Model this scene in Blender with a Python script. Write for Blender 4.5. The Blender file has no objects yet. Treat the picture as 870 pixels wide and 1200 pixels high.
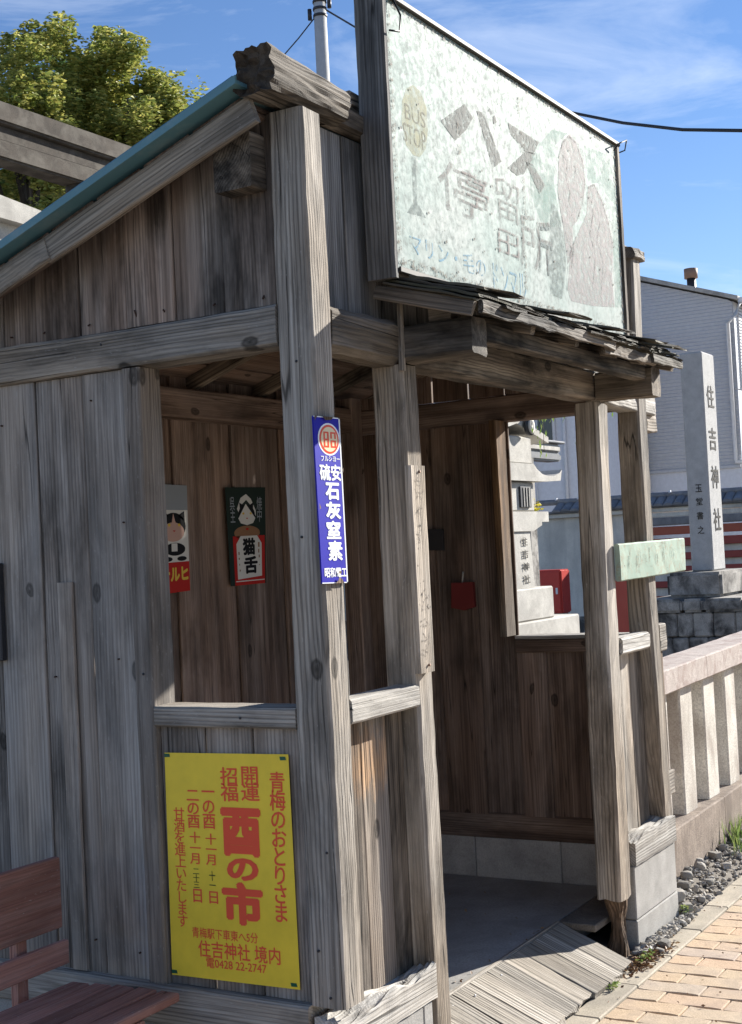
import bpy, bmesh, math, random
from mathutils import Vector, Matrix, noise
R = math.radians
sc = bpy.context.scene
COL = sc.collection

# ------------------------------------------------------------------ camera
cam_d = bpy.data.cameras.new('camera'); cam = bpy.data.objects.new('camera', cam_d); COL.objects.link(cam)
cam_d.sensor_fit = 'VERTICAL'; cam_d.sensor_height = 24.0; cam_d.sensor_width = 24.0; cam_d.lens = 32.3654
cam_d.clip_start = 0.05; cam_d.clip_end = 3000
_r = [(0.506292, -0.860924, -0.049782), (0.000458, 0.057995, -0.998317), (0.862362, 0.505417, 0.029757)]
_m = Matrix(((_r[0][0], -_r[1][0], -_r[2][0], 0), (_r[0][1], -_r[1][1], -_r[2][1], 0), (_r[0][2], -_r[1][2], -_r[2][2], 0), (0, 0, 0, 1)))
cam.matrix_world = Matrix.Translation((-2.9514, -1.8774, 1.5)) @ _m
sc.camera = cam

# ------------------------------------------------------------------ sky, sun, exposure
SUN = Vector((2.8, -1.0, 1.25)).normalized()            # towards the sun
EL = math.asin(SUN.z); ROT = math.atan2(SUN.x, SUN.y)
w = bpy.data.worlds.new('World'); sc.world = w; w.use_nodes = True
nt = w.node_tree; nt.nodes.clear()
wo = nt.nodes.new('ShaderNodeOutputWorld'); bg = nt.nodes.new('ShaderNodeBackground')
sky = nt.nodes.new('ShaderNodeTexSky'); sky.sky_type = 'NISHITA'; sky.sun_disc = False
sky.sun_elevation = EL; sky.sun_rotation = ROT; sky.air_density = 1.0; sky.dust_density = 0.0; sky.ozone_density = 3.0
bg.inputs['Strength'].default_value = 0.070
tc = nt.nodes.new('ShaderNodeTexCoord'); mp = nt.nodes.new('ShaderNodeMapping')
mp.inputs['Scale'].default_value = (1.6, 1.6, 7.0); mp.inputs['Rotation'].default_value = (0.12, -0.10, 0.5); mp.inputs['Location'].default_value = (5.7, 2.4, 0.1)
n1 = nt.nodes.new('ShaderNodeTexNoise'); n1.inputs['Scale'].default_value = 2.3; n1.inputs['Detail'].default_value = 9; n1.inputs['Roughness'].default_value = 0.62; n1.inputs['Distortion'].default_value = 0.6
rp = nt.nodes.new('ShaderNodeValToRGB'); rp.color_ramp.elements[0].position = 0.50; rp.color_ramp.elements[1].position = 0.82
mx = nt.nodes.new('ShaderNodeMixRGB'); mx.inputs['Color2'].default_value = (6.6, 7.2, 8.2, 1)
mul = nt.nodes.new('ShaderNodeMath'); mul.operation = 'MULTIPLY'; mul.inputs[1].default_value = 0.5
hs = nt.nodes.new('ShaderNodeHueSaturation'); hs.inputs['Saturation'].default_value = 1.12; hs.inputs['Value'].default_value = 0.92
nt.links.new(tc.outputs['Generated'], mp.inputs['Vector']); nt.links.new(mp.outputs[0], n1.inputs['Vector'])
nt.links.new(n1.outputs['Fac'], rp.inputs[0]); nt.links.new(rp.outputs[0], mul.inputs[0]); nt.links.new(mul.outputs[0], mx.inputs['Fac'])
nt.links.new(sky.outputs[0], hs.inputs['Color'])
tint = nt.nodes.new('ShaderNodeMixRGB'); tint.blend_type = 'MULTIPLY'; tint.inputs['Fac'].default_value = 1; tint.inputs['Color2'].default_value = (0.95, 0.86, 0.94, 1)
nt.links.new(hs.outputs[0], tint.inputs['Color1']); nt.links.new(tint.outputs[0], mx.inputs['Color1']); nt.links.new(mx.outputs[0], bg.inputs['Color']); nt.links.new(bg.outputs[0], wo.inputs[0])
sl = bpy.data.lights.new('sun', 'SUN'); sl.energy = 5.0; sl.angle = R(0.53); sl.color = (1.0, 0.95, 0.87)
so = bpy.data.objects.new('sun', sl); COL.objects.link(so); so.rotation_euler = SUN.to_track_quat('Z', 'Y').to_euler(); so.location = (10, -8, 12)
sc.view_settings.view_transform = 'Standard'; sc.view_settings.look = 'None'; sc.view_settings.gamma = 1.0
sc.view_settings.exposure = 1.3
try: sc.view_settings.use_curve_mapping = False
except Exception: pass
sc.cycles.max_bounces = 8; sc.cycles.diffuse_bounces = 4; sc.cycles.use_denoising = True

# ------------------------------------------------------------------ materials
def new_mat(name):
    m = bpy.data.materials.new(name); m.use_nodes = True
    n = m.node_tree; b = n.nodes['Principled BSDF']
    return m, n, b
def N(n, t, **kw):
    x = n.nodes.new(t)
    for k, v in kw.items():
        if k in x.inputs.keys(): x.inputs[k].default_value = v
        else: setattr(x, k, v)
    return x
def L(n, a, b): n.links.new(a, b)
def ramp(n, stops, interp='LINEAR'):
    r = n.nodes.new('ShaderNodeValToRGB'); e = r.color_ramp.elements; r.color_ramp.interpolation = interp
    while len(e) < len(stops): e.new(0.5)
    for i, (p, c) in enumerate(stops):
        e[i].position = p; e[i].color = (c[0], c[1], c[2], 1) if isinstance(c, (tuple, list)) else (c, c, c, 1)
    return r
def objvec(n, scale=(1, 1, 1), rnd=True):
    t = N(n, 'ShaderNodeTexCoord'); src = t.outputs['Object']
    if rnd:
        oi = N(n, 'ShaderNodeObjectInfo'); cm = N(n, 'ShaderNodeVectorMath', operation='SCALE')
        cv = N(n, 'ShaderNodeCombineXYZ'); m1 = N(n, 'ShaderNodeMath', operation='MULTIPLY'); m1.inputs[1].default_value = 37.7
        m2 = N(n, 'ShaderNodeMath', operation='MULTIPLY'); m2.inputs[1].default_value = 91.3
        L(n, oi.outputs['Random'], m1.inputs[0]); L(n, oi.outputs['Random'], m2.inputs[0])
        L(n, m1.outputs[0], cv.inputs[0]); L(n, m2.outputs[0], cv.inputs[1]); L(n, m2.outputs[0], cv.inputs[2])
        ad = N(n, 'ShaderNodeVectorMath', operation='ADD'); L(n, src, ad.inputs[0]); L(n, cv.outputs[0], ad.inputs[1]); src = ad.outputs[0]
    mp = N(n, 'ShaderNodeMapping'); mp.inputs['Scale'].default_value = scale
    L(n, src, mp.inputs['Vector']); return mp.outputs[0]
def mixc(n, fac, a, b, mode='MIX'):
    m = N(n, 'ShaderNodeMixRGB', blend_type=mode)
    for i, v in ((0, fac), (1, a), (2, b)):
        if hasattr(v, 'links'): L(n, v, m.inputs[i])
        elif isinstance(v, (int, float)): m.inputs[i].default_value = v
        else: m.inputs[i].default_value = (v[0], v[1], v[2], 1)
    return m.outputs[0]

def mth(n, op, a, b=None, c=None):
    m = N(n, 'ShaderNodeMath', operation=op)
    for k, v in enumerate((a, b, c)):
        if v is None: continue
        if hasattr(v, 'links'): L(n, v, m.inputs[k])
        else: m.inputs[k].default_value = v
    return m.outputs[0]
def wood(name, dark, mid, light, brown=None, brown_amt=0.4, stain=0.5, crack=1.0, rough=0.82, bump=0.5, knots=1.0, flake=0.0, grain=0.55, period=0.011):
    """Weathered timber. The grain runs along the local Z axis of every piece and bends round its knots; each piece gets its own cut."""
    m, n, b = new_mat(name)
    def nz(scale, zs, detail=3, rgh=0.55, dist=0.0):
        t = N(n, 'ShaderNodeTexNoise', Scale=scale, Detail=detail, Roughness=rgh, Distortion=dist); L(n, objvec(n, (1, 1, zs)), t.inputs['Vector']); return t.outputs['Fac']
    sep = N(n, 'ShaderNodeSeparateXYZ'); L(n, objvec(n, (1, 1, 1)), sep.inputs[0])
    acr = mth(n, 'MULTIPLY_ADD', sep.outputs[1], 0.83, sep.outputs[0])
    cv2 = N(n, 'ShaderNodeCombineXYZ'); L(n, acr, cv2.inputs[0]); L(n, mth(n, 'MULTIPLY', sep.outputs[2], 0.5), cv2.inputs[1])
    vo = N(n, 'ShaderNodeTexVoronoi', voronoi_dimensions='2D', Scale=4.4); L(n, cv2.outputs[0], vo.inputs['Vector'])
    far = ramp(n, [(0.44, 0.0), (0.47, 0.5)]); L(n, nz(2.2, 0.5, 1), far.inputs[0]); kd = mth(n, 'ADD', vo.outputs['Distance'], far.outputs[0])
    kpush = mth(n, 'DIVIDE', 0.42, mth(n, 'ADD', kd, 0.07))
    ph = mth(n, 'MULTIPLY', acr, 2 * math.pi / period)
    ph = mth(n, 'MULTIPLY_ADD', nz(9, 0.075, 2, 0.45), 30.0, ph); ph = mth(n, 'MULTIPLY_ADD', nz(60, 0.05, 2), 3.2, ph); ph = mth(n, 'ADD', ph, kpush)
    ln_ = mth(n, 'SINE', ph)
    lr = ramp(n, [(0.30, 1.0), (0.78, 1.0 - 0.45 * grain), (0.95, 1.0 - 0.85 * grain)])
    L(n, mth(n, 'MULTIPLY_ADD', ln_, 0.5, 0.5), lr.inputs[0])
    amt = ramp(n, [(0.38, 0.25), (0.60, 1.0)]); L(n, nz(6, 0.25), amt.inputs[0])
    fine = nz(330, 0.012, 4, 0.7); med = nz(40, 0.035, 5, 0.6, 0.2)
    rr = ramp(n, [(0.26, dark), (0.46, mid), (0.68, light)]); L(n, med, rr.inputs[0]); col = rr.outputs[0]
    fr = ramp(n, [(0.32, 0.72), (0.5, 1.0), (0.68, 1.18)]); L(n, fine, fr.inputs[0]); col = mixc(n, 1.0, col, fr.outputs[0], 'MULTIPLY')
    col = mixc(n, amt.outputs[0], col, mixc(n, 1.0, col, lr.outputs[0], 'MULTIPLY'))
    if brown:
        br = ramp(n, [(0.42, 0), (0.62, 1)]); L(n, nz(4, 0.3, 3, 0.5), br.inputs[0])
        col = mixc(n, mth(n, 'MULTIPLY', br.outputs[0], brown_amt), col, mixc(n, 1.0, col, brown, 'MULTIPLY'))
    sr = ramp(n, [(0.34, 1.0 - stain), (0.44, 1.0 - stain * .55), (0.56, 1.0)]); L(n, nz(6.5, 0.30, 5, 0.62, 0.3), sr.inputs[0])
    col = mixc(n, 1.0, col, sr.outputs[0], 'MULTIPLY')
    oi = N(n, 'ShaderNodeObjectInfo'); vr = N(n, 'ShaderNodeMapRange'); L(n, oi.outputs['Random'], vr.inputs[0]); vr.inputs[3].default_value = 0.74; vr.inputs[4].default_value = 1.18
    hv = N(n, 'ShaderNodeHueSaturation'); L(n, vr.outputs[0], hv.inputs['Value']); L(n, col, hv.inputs['Color']); col = hv.outputs[0]
    hgt = mth(n, 'MULTIPLY_ADD', fine, 0.8, mth(n, 'MULTIPLY', lr.outputs[0], amt.outputs[0]))
    if crack:
        s2 = mth(n, 'ABSOLUTE', mth(n, 'SUBTRACT', nz(15, 0.03, 2, 0.45), 0.5))
        cr = ramp(n, [(0.0, 0.22), (0.0045 * crack, 0.35), (0.010 * crack, 1.0)]); L(n, s2, cr.inputs[0])
        cm = ramp(n, [(0.47, 0.0), (0.53, 1.0)]); L(n, nz(5, 0.35, 2), cm.inputs[0])
        ck = mixc(n, cm.outputs[0], (1, 1, 1), cr.outputs[0]); col = mixc(n, 1.0, col, ck, 'MULTIPLY'); hgt = mth(n, 'MULTIPLY', hgt, ck)
    if knots:
        kr = ramp(n, [(0.0, 0.20), (0.030, 0.45), (0.052, 0.30), (0.070, 1.0)]); L(n, mth(n, 'MULTIPLY_ADD', nz(60, 0.4, 2), 0.03, mth(n, 'SUBTRACT', kd, 0.015)), kr.inputs[0])
        col = mixc(n, knots, col, mixc(n, 1.0, col, kr.outputs[0], 'MULTIPLY'))
    if flake:
        fr2 = ramp(n, [(0.64, 0), (0.72, 1)]); L(n, nz(150, 0.30, 3, 0.6), fr2.inputs[0])
        col = mixc(n, mth(n, 'MULTIPLY', fr2.outputs[0], flake), col, (0.60, 0.58, 0.54))
    L(n, col, b.inputs['Base Color']); b.inputs['Roughness'].default_value = rough
    b.inputs['Specular IOR Level'].default_value = 0.25
    bp = N(n, 'ShaderNodeBump', Strength=bump, Distance=0.003); L(n, hgt, bp.inputs['Height']); L(n, bp.outputs[0], b.inputs['Normal'])
    return m

def mineral(name, base, var, scale=8, speck=0.0, rough=0.9, bump=0.25, stain=None, stain_amt=0.5, stain_scale=2.0, rnd=True, objvar=0.0, zstretch=1.0):
    """Concrete, stone, plaster, soil."""
    m, n, b = new_mat(name)
    v = objvec(n, (1, 1, 1), rnd)
    t = N(n, 'ShaderNodeTexNoise', Scale=scale, Detail=8, Roughness=0.65); L(n, v, t.inputs['Vector'])
    r = ramp(n, [(0.3, var), (0.65, base)]); L(n, t.outputs['Fac'], r.inputs[0]); col = r.outputs[0]
    f = N(n, 'ShaderNodeTexNoise', Scale=scale * 22, Detail=4, Roughness=0.7); L(n, v, f.inputs['Vector'])
    if speck:
        sr = ramp(n, [(0.35, 1 - speck), (0.5, 1.0), (0.66, 1 + speck * 0.6)]); L(n, f.outputs['Fac'], sr.inputs[0]); col = mixc(n, 1.0, col, sr.outputs[0], 'MULTIPLY')
    if stain:
        vs = objvec(n, (1, 1, 1.0 / zstretch), rnd); s = N(n, 'ShaderNodeTexNoise', Scale=stain_scale, Detail=6, Roughness=0.62, Distortion=0.4); L(n, vs, s.inputs['Vector'])
        k = ramp(n, [(0.45, 0), (0.62, 1)]); L(n, s.outputs['Fac'], k.inputs[0]); km = N(n, 'ShaderNodeMath', operation='MULTIPLY'); L(n, k.outputs[0], km.inputs[0]); km.inputs[1].default_value = stain_amt
        col = mixc(n, km.outputs[0], col, stain)
    if objvar:
        oi = N(n, 'ShaderNodeObjectInfo'); vr = N(n, 'ShaderNodeMapRange'); L(n, oi.outputs['Random'], vr.inputs[0]); vr.inputs[3].default_value = 1 - objvar; vr.inputs[4].default_value = 1 + objvar
        hv = N(n, 'ShaderNodeHueSaturation'); L(n, vr.outputs[0], hv.inputs['Value']); L(n, col, hv.inputs['Color']); col = hv.outputs[0]
    L(n, col, b.inputs['Base Color']); b.inputs['Roughness'].default_value = rough; b.inputs['Specular IOR Level'].default_value = 0.3
    ad = N(n, 'ShaderNodeMath', operation='ADD'); L(n, t.outputs['Fac'], ad.inputs[0]); L(n, f.outputs['Fac'], ad.inputs[1])
    bp = N(n, 'ShaderNodeBump', Strength=bump, Distance=0.004); L(n, ad.outputs[0], bp.inputs['Height']); L(n, bp.outputs[0], b.inputs['Normal'])
    return m

def paint(name, col, rough=0.5, metal=0.0, wear=0.0, wear_col=(0.3, 0.28, 0.26), scale=12, spec=0.4, wlo=0.55, whi=0.62):
    m, n, b = new_mat(name); c = None
    v = objvec(n); t = N(n, 'ShaderNodeTexNoise', Scale=scale, Detail=7, Roughness=0.65); L(n, v, t.inputs['Vector'])
    r = ramp(n, [(0.3, tuple(x * 0.86 for x in col)), (0.7, col)]); L(n, t.outputs['Fac'], r.inputs[0]); c = r.outputs[0]
    if wear:
        k = ramp(n, [(wlo, 0), (whi, wear)]); L(n, t.outputs['Fac'], k.inputs[0]); c = mixc(n, k.outputs[0], c, wear_col)
    L(n, c, b.inputs['Base Color']); b.inputs['Roughness'].default_value = rough; b.inputs['Metallic'].default_value = metal; b.inputs['Specular IOR Level'].default_value = spec
    return m

def ink(name, col, peel=0.0, scale=30, rough=0.7, lo=0.45, hi=0.6, maxa=1.0):
    """Printed or painted lettering; where it has worn off, the surface it is painted on shows through."""
    m, n, b = new_mat(name)
    b.inputs['Base Color'].default_value = (*col, 1); b.inputs['Roughness'].default_value = rough; b.inputs['Specular IOR Level'].default_value = 0.12
    if peel:
        v = objvec(n, (1, 1, 1), False); t = N(n, 'ShaderNodeTexNoise', Scale=scale, Detail=6, Roughness=0.7); L(n, v, t.inputs['Vector'])
        k = ramp(n, [(lo, 1.0 - peel), (hi, maxa)]); L(n, t.outputs['Fac'], k.inputs[0]); L(n, k.outputs[0], b.inputs['Alpha'])
    return m

GREY = wood('weathered_grey_timber', (0.185, 0.164, 0.140), (0.360, 0.322, 0.275), (0.53, 0.482, 0.420), (1.0, 0.86, 0.70), 0.6, 0.60, flake=0.25)
def scorched():
    m = wood('dark_panel_board_with_bare_patch', (0.075, 0.060, 0.050), (0.170, 0.148, 0.128), (0.33, 0.295, 0.255), (1.0, 0.85, 0.7), 0.5, 0.75)
    n = m.node_tree; b = n.nodes['Principled BSDF']; src = b.inputs['Base Color'].links[0].from_socket
    sp = N(n, 'ShaderNodeSeparateXYZ'); t = N(n, 'ShaderNodeTexCoord'); L(n, t.outputs['Object'], sp.inputs[0])
    q = N(n, 'ShaderNodeTexNoise', Scale=10, Detail=6, Roughness=0.7); L(n, objvec(n, (1, 1, .35)), q.inputs['Vector'])
    a = mth(n, 'MULTIPLY_ADD', q.outputs['Fac'], 0.5, sp.outputs[2]); k = ramp(n, [(0.40, 0), (0.48, .75), (0.55, .45), (0.60, 0)]); L(n, a, k.inputs[0])
    L(n, mixc(n, k.outputs[0], src, mixc(n, 1.0, src, (2.1, 1.5, 0.95), 'MULTIPLY')), b.inputs['Base Color']); return m
SCORCH = scorched()
GREYB = wood('grey_wall_board', (0.200, 0.178, 0.156), (0.330, 0.296, 0.262), (0.445, 0.405, 0.362), (1.0, 0.88, 0.76), 0.6, 0.48, crack=0.6, knots=0.9, flake=0.22, grain=0.3)
GABLE = wood('stained_gable_board', (0.125, 0.100, 0.082), (0.270, 0.226, 0.190), (0.480, 0.415, 0.360), (1.0, 0.84, 0.74), 0.9, 0.80, crack=0.6, grain=0.4)
GREYC = wood('browner_wall_board', (0.170, 0.142, 0.118), (0.285, 0.245, 0.208), (0.41, 0.360, 0.312), (1.0, 0.86, 0.74), 0.6, 0.62, crack=1.0, flake=0.15, grain=0.4)
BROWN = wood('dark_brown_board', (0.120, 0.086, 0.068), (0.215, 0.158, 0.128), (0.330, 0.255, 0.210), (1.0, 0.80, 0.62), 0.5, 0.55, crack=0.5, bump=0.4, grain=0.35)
BLUEB = wood('dark_bluish_board', (0.08, 0.078, 0.075), (0.190, 0.184, 0.176), (0.320, 0.312, 0.300), None, 0, 0.5)
PALE = wood('bleached_timber', (0.24, 0.22, 0.195), (0.42, 0.40, 0.365), (0.58, 0.56, 0.52), (1.0, 0.93, 0.84), 0.4, 0.25, crack=0.8, bump=0.7)
ORANGE = wood('orange_brown_board', (0.085, 0.062, 0.047), (0.185, 0.148, 0.115), (0.36, 0.30, 0.235), (1.05, 0.72, 0.42), 0.9, 0.6)
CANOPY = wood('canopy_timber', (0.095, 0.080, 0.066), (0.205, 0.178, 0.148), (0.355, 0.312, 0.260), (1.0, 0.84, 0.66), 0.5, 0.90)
SHINGLE = wood('mossy_shingle', (0.030, 0.027, 0.023), (0.085, 0.076, 0.062), (0.180, 0.160, 0.130), (0.8, 0.9, 0.6), 0.5, 0.6, bump=0.9)
RAMPW = wood('grooved_ramp_timber', (0.20, 0.177, 0.148), (0.36, 0.325, 0.275), (0.48, 0.44, 0.385), (1.0, 0.93, 0.84), 0.4, 0.30, crack=1.4, bump=0.9, knots=0.4, grain=0.75, period=0.016)
REDWOOD = wood('faded_red_bench_wood', (0.34, 0.175, 0.14), (0.46, 0.225, 0.175), (0.54, 0.32, 0.265), None, 0, 0.30, crack=0.5, knots=0.1, flake=0.35, grain=0.2)
LOG = wood('jagged_ridge_log', (0.075, 0.062, 0.050), (0.200, 0.175, 0.145), (0.350, 0.315, 0.270), (1.0, 0.9, 0.76), 0.5, 0.55, bump=1.0)
ROTEND = mineral('dark_rotten_end_grain', (0.17, 0.135, 0.10), (0.05, 0.04, 0.032), 30, 0.5, bump=1.0)
ROT = wood('rotten_core', (0.06, 0.038, 0.024), (0.15, 0.098, 0.062), (0.26, 0.18, 0.12), None, 0, 0.5)
RUSTN = mineral('rusty_nail', (0.09, 0.05, 0.035), (0.04, 0.025, 0.02), 60, 0.3)
BLOCK = mineral('concrete_block', (0.38, 0.37, 0.35), (0.27, 0.265, 0.25), 10, 0.25, stain=(0.24, 0.23, 0.21), stain_amt=0.4)
DARKBLOCK = mineral('grey_foundation_block', (0.46, 0.445, 0.42), (0.34, 0.33, 0.31), 8, 0.2, stain=(0.14, 0.135, 0.13), stain_amt=0.5)
FLOOR = mineral('floor_concrete', (0.36, 0.35, 0.33), (0.27, 0.26, 0.245), 5, 0.2, stain=(0.19, 0.18, 0.165), stain_amt=0.6)
FENCE = mineral('lichened_fence_stone', (0.64, 0.61, 0.54), (0.46, 0.43, 0.375), 6, 0.35, stain=(0.22, 0.17, 0.14), stain_amt=0.55, stain_scale=5, zstretch=2.5)
FRAIL = mineral('weathered_rail_stone', (0.52, 0.46, 0.42), (0.38, 0.325, 0.29), 9, 0.3, stain=(0.26, 0.19, 0.165), stain_amt=0.7, stain_scale=9, bump=0.5)
FBASE = mineral('stained_fence_base', (0.34, 0.28, 0.23), (0.19, 0.15, 0.12), 7, 0.35, stain=(0.13, 0.10, 0.08), stain_amt=0.8, stain_scale=7, zstretch=4, bump=0.5)
GRANITE = mineral('grey_granite', (0.46, 0.46, 0.45), (0.36, 0.36, 0.355), 14, 0.4, bump=0.3)
DARKST = mineral('black_stained_stone', (0.42, 0.40, 0.365), (0.26, 0.245, 0.225), 7, 0.3, stain=(0.05, 0.047, 0.044), stain_amt=0.92, stain_scale=4, bump=0.5)
LANT = mineral('pale_lantern_stone', (0.56, 0.54, 0.49), (0.42, 0.40, 0.36), 6, 0.25, stain=(0.28, 0.265, 0.24), stain_amt=0.5, stain_scale=3)
TORII = mineral('brown_torii_stone', (0.088, 0.074, 0.060), (0.048, 0.041, 0.034), 5, 0.4, stain=(0.17, 0.155, 0.13), stain_amt=0.6, stain_scale=4)
PLASTER = mineral('grey_plaster', (0.74, 0.70, 0.61), (0.58, 0.55, 0.475), 2.5, 0.1, stain=(0.24, 0.24, 0.235), stain_amt=0.5, stain_scale=1.2, zstretch=4)
TILE = mineral('dark_roof_tile', (0.20, 0.20, 0.205), (0.115, 0.115, 0.12), 6, 0.2, rough=0.42, objvar=0.2)
GROUND = mineral('packed_ground', (0.26, 0.24, 0.21), (0.17, 0.155, 0.135), 3, 0.35, rnd=False)
KERB = mineral('kerb_concrete', (0.46, 0.405, 0.32), (0.34, 0.30, 0.235), 7, 0.25, stain=(0.20, 0.18, 0.15), stain_amt=0.5, objvar=0.08)
JOINT = mineral('sandy_joint', (0.17, 0.14, 0.105), (0.10, 0.085, 0.065), 30, 0.3, rnd=False)
STONE = mineral('gravel_stone', (0.32, 0.31, 0.29), (0.17, 0.165, 0.155), 20, 0.25, objvar=0.35, stain=(0.34, 0.29, 0.22), stain_amt=0.5, stain_scale=6)
DIRT = mineral('gravel_bed_soil', (0.20, 0.175, 0.145), (0.12, 0.105, 0.088), 12, 0.4, rnd=False)

def paver_mat():
    m = mineral('clay_paver', (0.57, 0.445, 0.32), (0.48, 0.365, 0.255), 9, 0.25, bump=0.4, stain=(0.36, 0.28, 0.22), stain_amt=0.55, stain_scale=9)
    n = m.node_tree; b = n.nodes['Principled BSDF']; src = b.inputs['Base Color'].links[0].from_socket
    oi = N(n, 'ShaderNodeObjectInfo')
    r = ramp(n, [(0.0, (1.02, 1.0, 0.96)), (0.3, (0.97, 1.02, 1.05)), (0.5, (1.05, 0.95, 0.90)), (0.72, (1.02, 1.04, 0.98)), (0.86, (0.90, 0.97, 1.12)), (1.0, (1.06, 0.98, 0.88))])
    L(n, oi.outputs['Random'], r.inputs[0]); L(n, mixc(n, 1.0, src, r.outputs[0], 'MULTIPLY'), b.inputs['Base Color']); return m
PAVER = paver_mat()
TEAL = paint('teal_roof_metal', (0.12, 0.26, 0.30), 0.42, 0.0, 0.5, (0.22, 0.30, 0.31), 5)
SIDING = paint('blue_grey_siding', (0.50, 0.51, 0.54), 0.5)
SIDWHITE = paint('white_siding', (0.62, 0.63, 0.66), 0.5)
LOWBAND = paint('pale_blue_wall_paint', (0.66, 0.68, 0.74), 0.6)
WHITE = paint('white_pipe', (0.74, 0.75, 0.77), 0.4)
RUST = paint('rusty_flue_cap', (0.28, 0.17, 0.12), 0.7)
DARKM = paint('dark_metal', (0.045, 0.045, 0.05), 0.45, 0.3)
FRAMEM = paint('dull_metal_edge', (0.07, 0.065, 0.055), 0.65, 0.0, 0.5, (0.10, 0.085, 0.07), 20)
POLE = mineral('pole_concrete', (0.50, 0.50, 0.49), (0.42, 0.42, 0.41), 6, 0.1)
WIRE = paint('black_cable', (0.02, 0.02, 0.022), 0.5)
RED = paint('red_box_paint', (0.52, 0.035, 0.025), 0.4, 0.0)
REDBAR = paint('red_fence_paint', (0.33, 0.06, 0.045), 0.6, 0.0, 0.3, (0.25, 0.07, 0.055), 5)
ORBAR = paint('orange_red_beam_paint', (0.40, 0.09, 0.045), 0.5)
GLASS = paint('dark_window_glass', (0.06, 0.07, 0.07), 0.12)
YELLOW = paint('yellow_poster_paper', (1.0, 0.72, 0.055), 0.5)
POSTRED = ink('poster_red_ink', (0.88, 0.12, 0.06))
POSTBLK = ink('poster_black_marker', (0.03, 0.045, 0.03))
GREENT = paint('green_tape', (0.02, 0.12, 0.06), 0.4)
BLUE = paint('cobalt_enamel', (0.010, 0.007, 0.36), 0.5, 0.0, 0.75, (0.05, 0.03, 0.05), 22, 0.12, 0.70, 0.74)
ENWHITE = ink('enamel_white', (0.80, 0.82, 0.84), rough=0.2)
ENRED = ink('enamel_red', (0.72, 0.075, 0.03), rough=0.2)
ENCREAM = ink('enamel_cream', (0.80, 0.66, 0.42), rough=0.2)
PWHITE = ink('poster_white', (0.62, 0.60, 0.55)); PBLACK = ink('poster_black', (0.012, 0.012, 0.014)); PRED = ink('poster_deep_red', (0.42, 0.025, 0.02))
PPINK = ink('poster_skin_pink', (0.50, 0.32, 0.26)); PGREEN = ink('poster_dark_green', (0.020, 0.032, 0.026)); PYEL = ink('poster_yellow_ink', (0.66, 0.44, 0.07)); PTAN = ink('poster_tan', (0.26, 0.14, 0.075)); PGREY = ink('poster_grey', (0.26, 0.28, 0.30))
INKSTONE = ink('black_carved_letter', (0.045, 0.042, 0.038), 0.55, 40, lo=0.36, hi=0.5)
FADE = ink('faded_black_brush', (0.15, 0.135, 0.12), 0.97, 90, lo=0.42, hi=0.66, maxa=0.6)
SIGNDK = ink('faded_sign_black', (0.085, 0.095, 0.09), 0.95, 40, lo=0.38, hi=0.56, maxa=0.9)
SIGNTEAL = ink('faded_sign_teal', (0.085, 0.13, 0.13), 1.0, 40, lo=0.36, hi=0.60, maxa=0.55)
SIGNBR = ink('faded_sign_brown', (0.15, 0.105, 0.105), 1.0, 40, lo=0.40, hi=0.56, maxa=0.75)
SIGNBL = ink('faded_sign_blue', (0.13, 0.30, 0.42), 1.0, 46, lo=0.38, hi=0.56, maxa=0.85)
SIGNYE = ink('faded_sign_yellow', (0.40, 0.39, 0.23), 0.9, 30, lo=0.35, hi=0.62, maxa=0.62)
SIGNPK = ink('faded_sign_pink', (0.34, 0.305, 0.303), 1.0, 30, lo=0.34, hi=0.60, maxa=0.78)
SIGNGN = ink('faded_sign_green', (0.13, 0.29, 0.24), 1.0, 9, lo=0.38, hi=0.68, maxa=0.6)
REDCLOTH = paint('dull_red_cloth', (0.16, 0.02, 0.018), 0.8)
GREENBD = None

def sign_mat(name, base, tint, dirt, rough=0.36, spec=0.5):
    m, n, b = new_mat(name); v = objvec(n, (1, 1, 1), False)
    a = N(n, 'ShaderNodeTexNoise', Scale=3.2, Detail=5, Roughness=0.6); L(n, v, a.inputs['Vector'])
    c = N(n, 'ShaderNodeTexNoise', Scale=44, Detail=8, Roughness=0.75, Distortion=0.3); L(n, v, c.inputs['Vector'])
    r = ramp(n, [(0.38, base), (0.60, tint)]); L(n, a.outputs['Fac'], r.inputs[0])
    k = ramp(n, [(0.36, 1), (0.47, 0.12), (0.58, 0)]); L(n, c.outputs['Fac'], k.inputs[0])
    col = mixc(n, k.outputs[0], r.outputs[0], dirt)
    vs = objvec(n, (1, 1, 0.22), False); s = N(n, 'ShaderNodeTexNoise', Scale=38, Detail=5, Roughness=0.65); L(n, vs, s.inputs['Vector'])
    ks = ramp(n, [(0.60, 0), (0.70, 0.55)]); L(n, s.outputs['Fac'], ks.inputs[0]); col = mixc(n, ks.outputs[0], col, tuple(x * 0.55 for x in dirt))
    fl = N(n, 'ShaderNodeTexNoise', Scale=60, Detail=4, Roughness=0.7); L(n, v, fl.inputs['Vector']); fk = ramp(n, [(0.68, 0), (0.70, 0.9)]); L(n, fl.outputs['Fac'], fk.inputs[0]); col = mixc(n, fk.outputs[0], col, (0.10, 0.07, 0.055))
    L(n, col, b.inputs['Base Color']); b.inputs['Specular IOR Level'].default_value = spec
    rr = ramp(n, [(0.35, rough + 0.15), (0.6, rough)]); L(n, c.outputs['Fac'], rr.inputs[0]); L(n, rr.outputs[0], b.inputs['Roughness'])
    bp = N(n, 'ShaderNodeBump', Strength=0.10, Distance=0.003); L(n, c.outputs['Fac'], bp.inputs['Height']); L(n, bp.outputs[0], b.inputs['Normal'])
    return m
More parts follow.
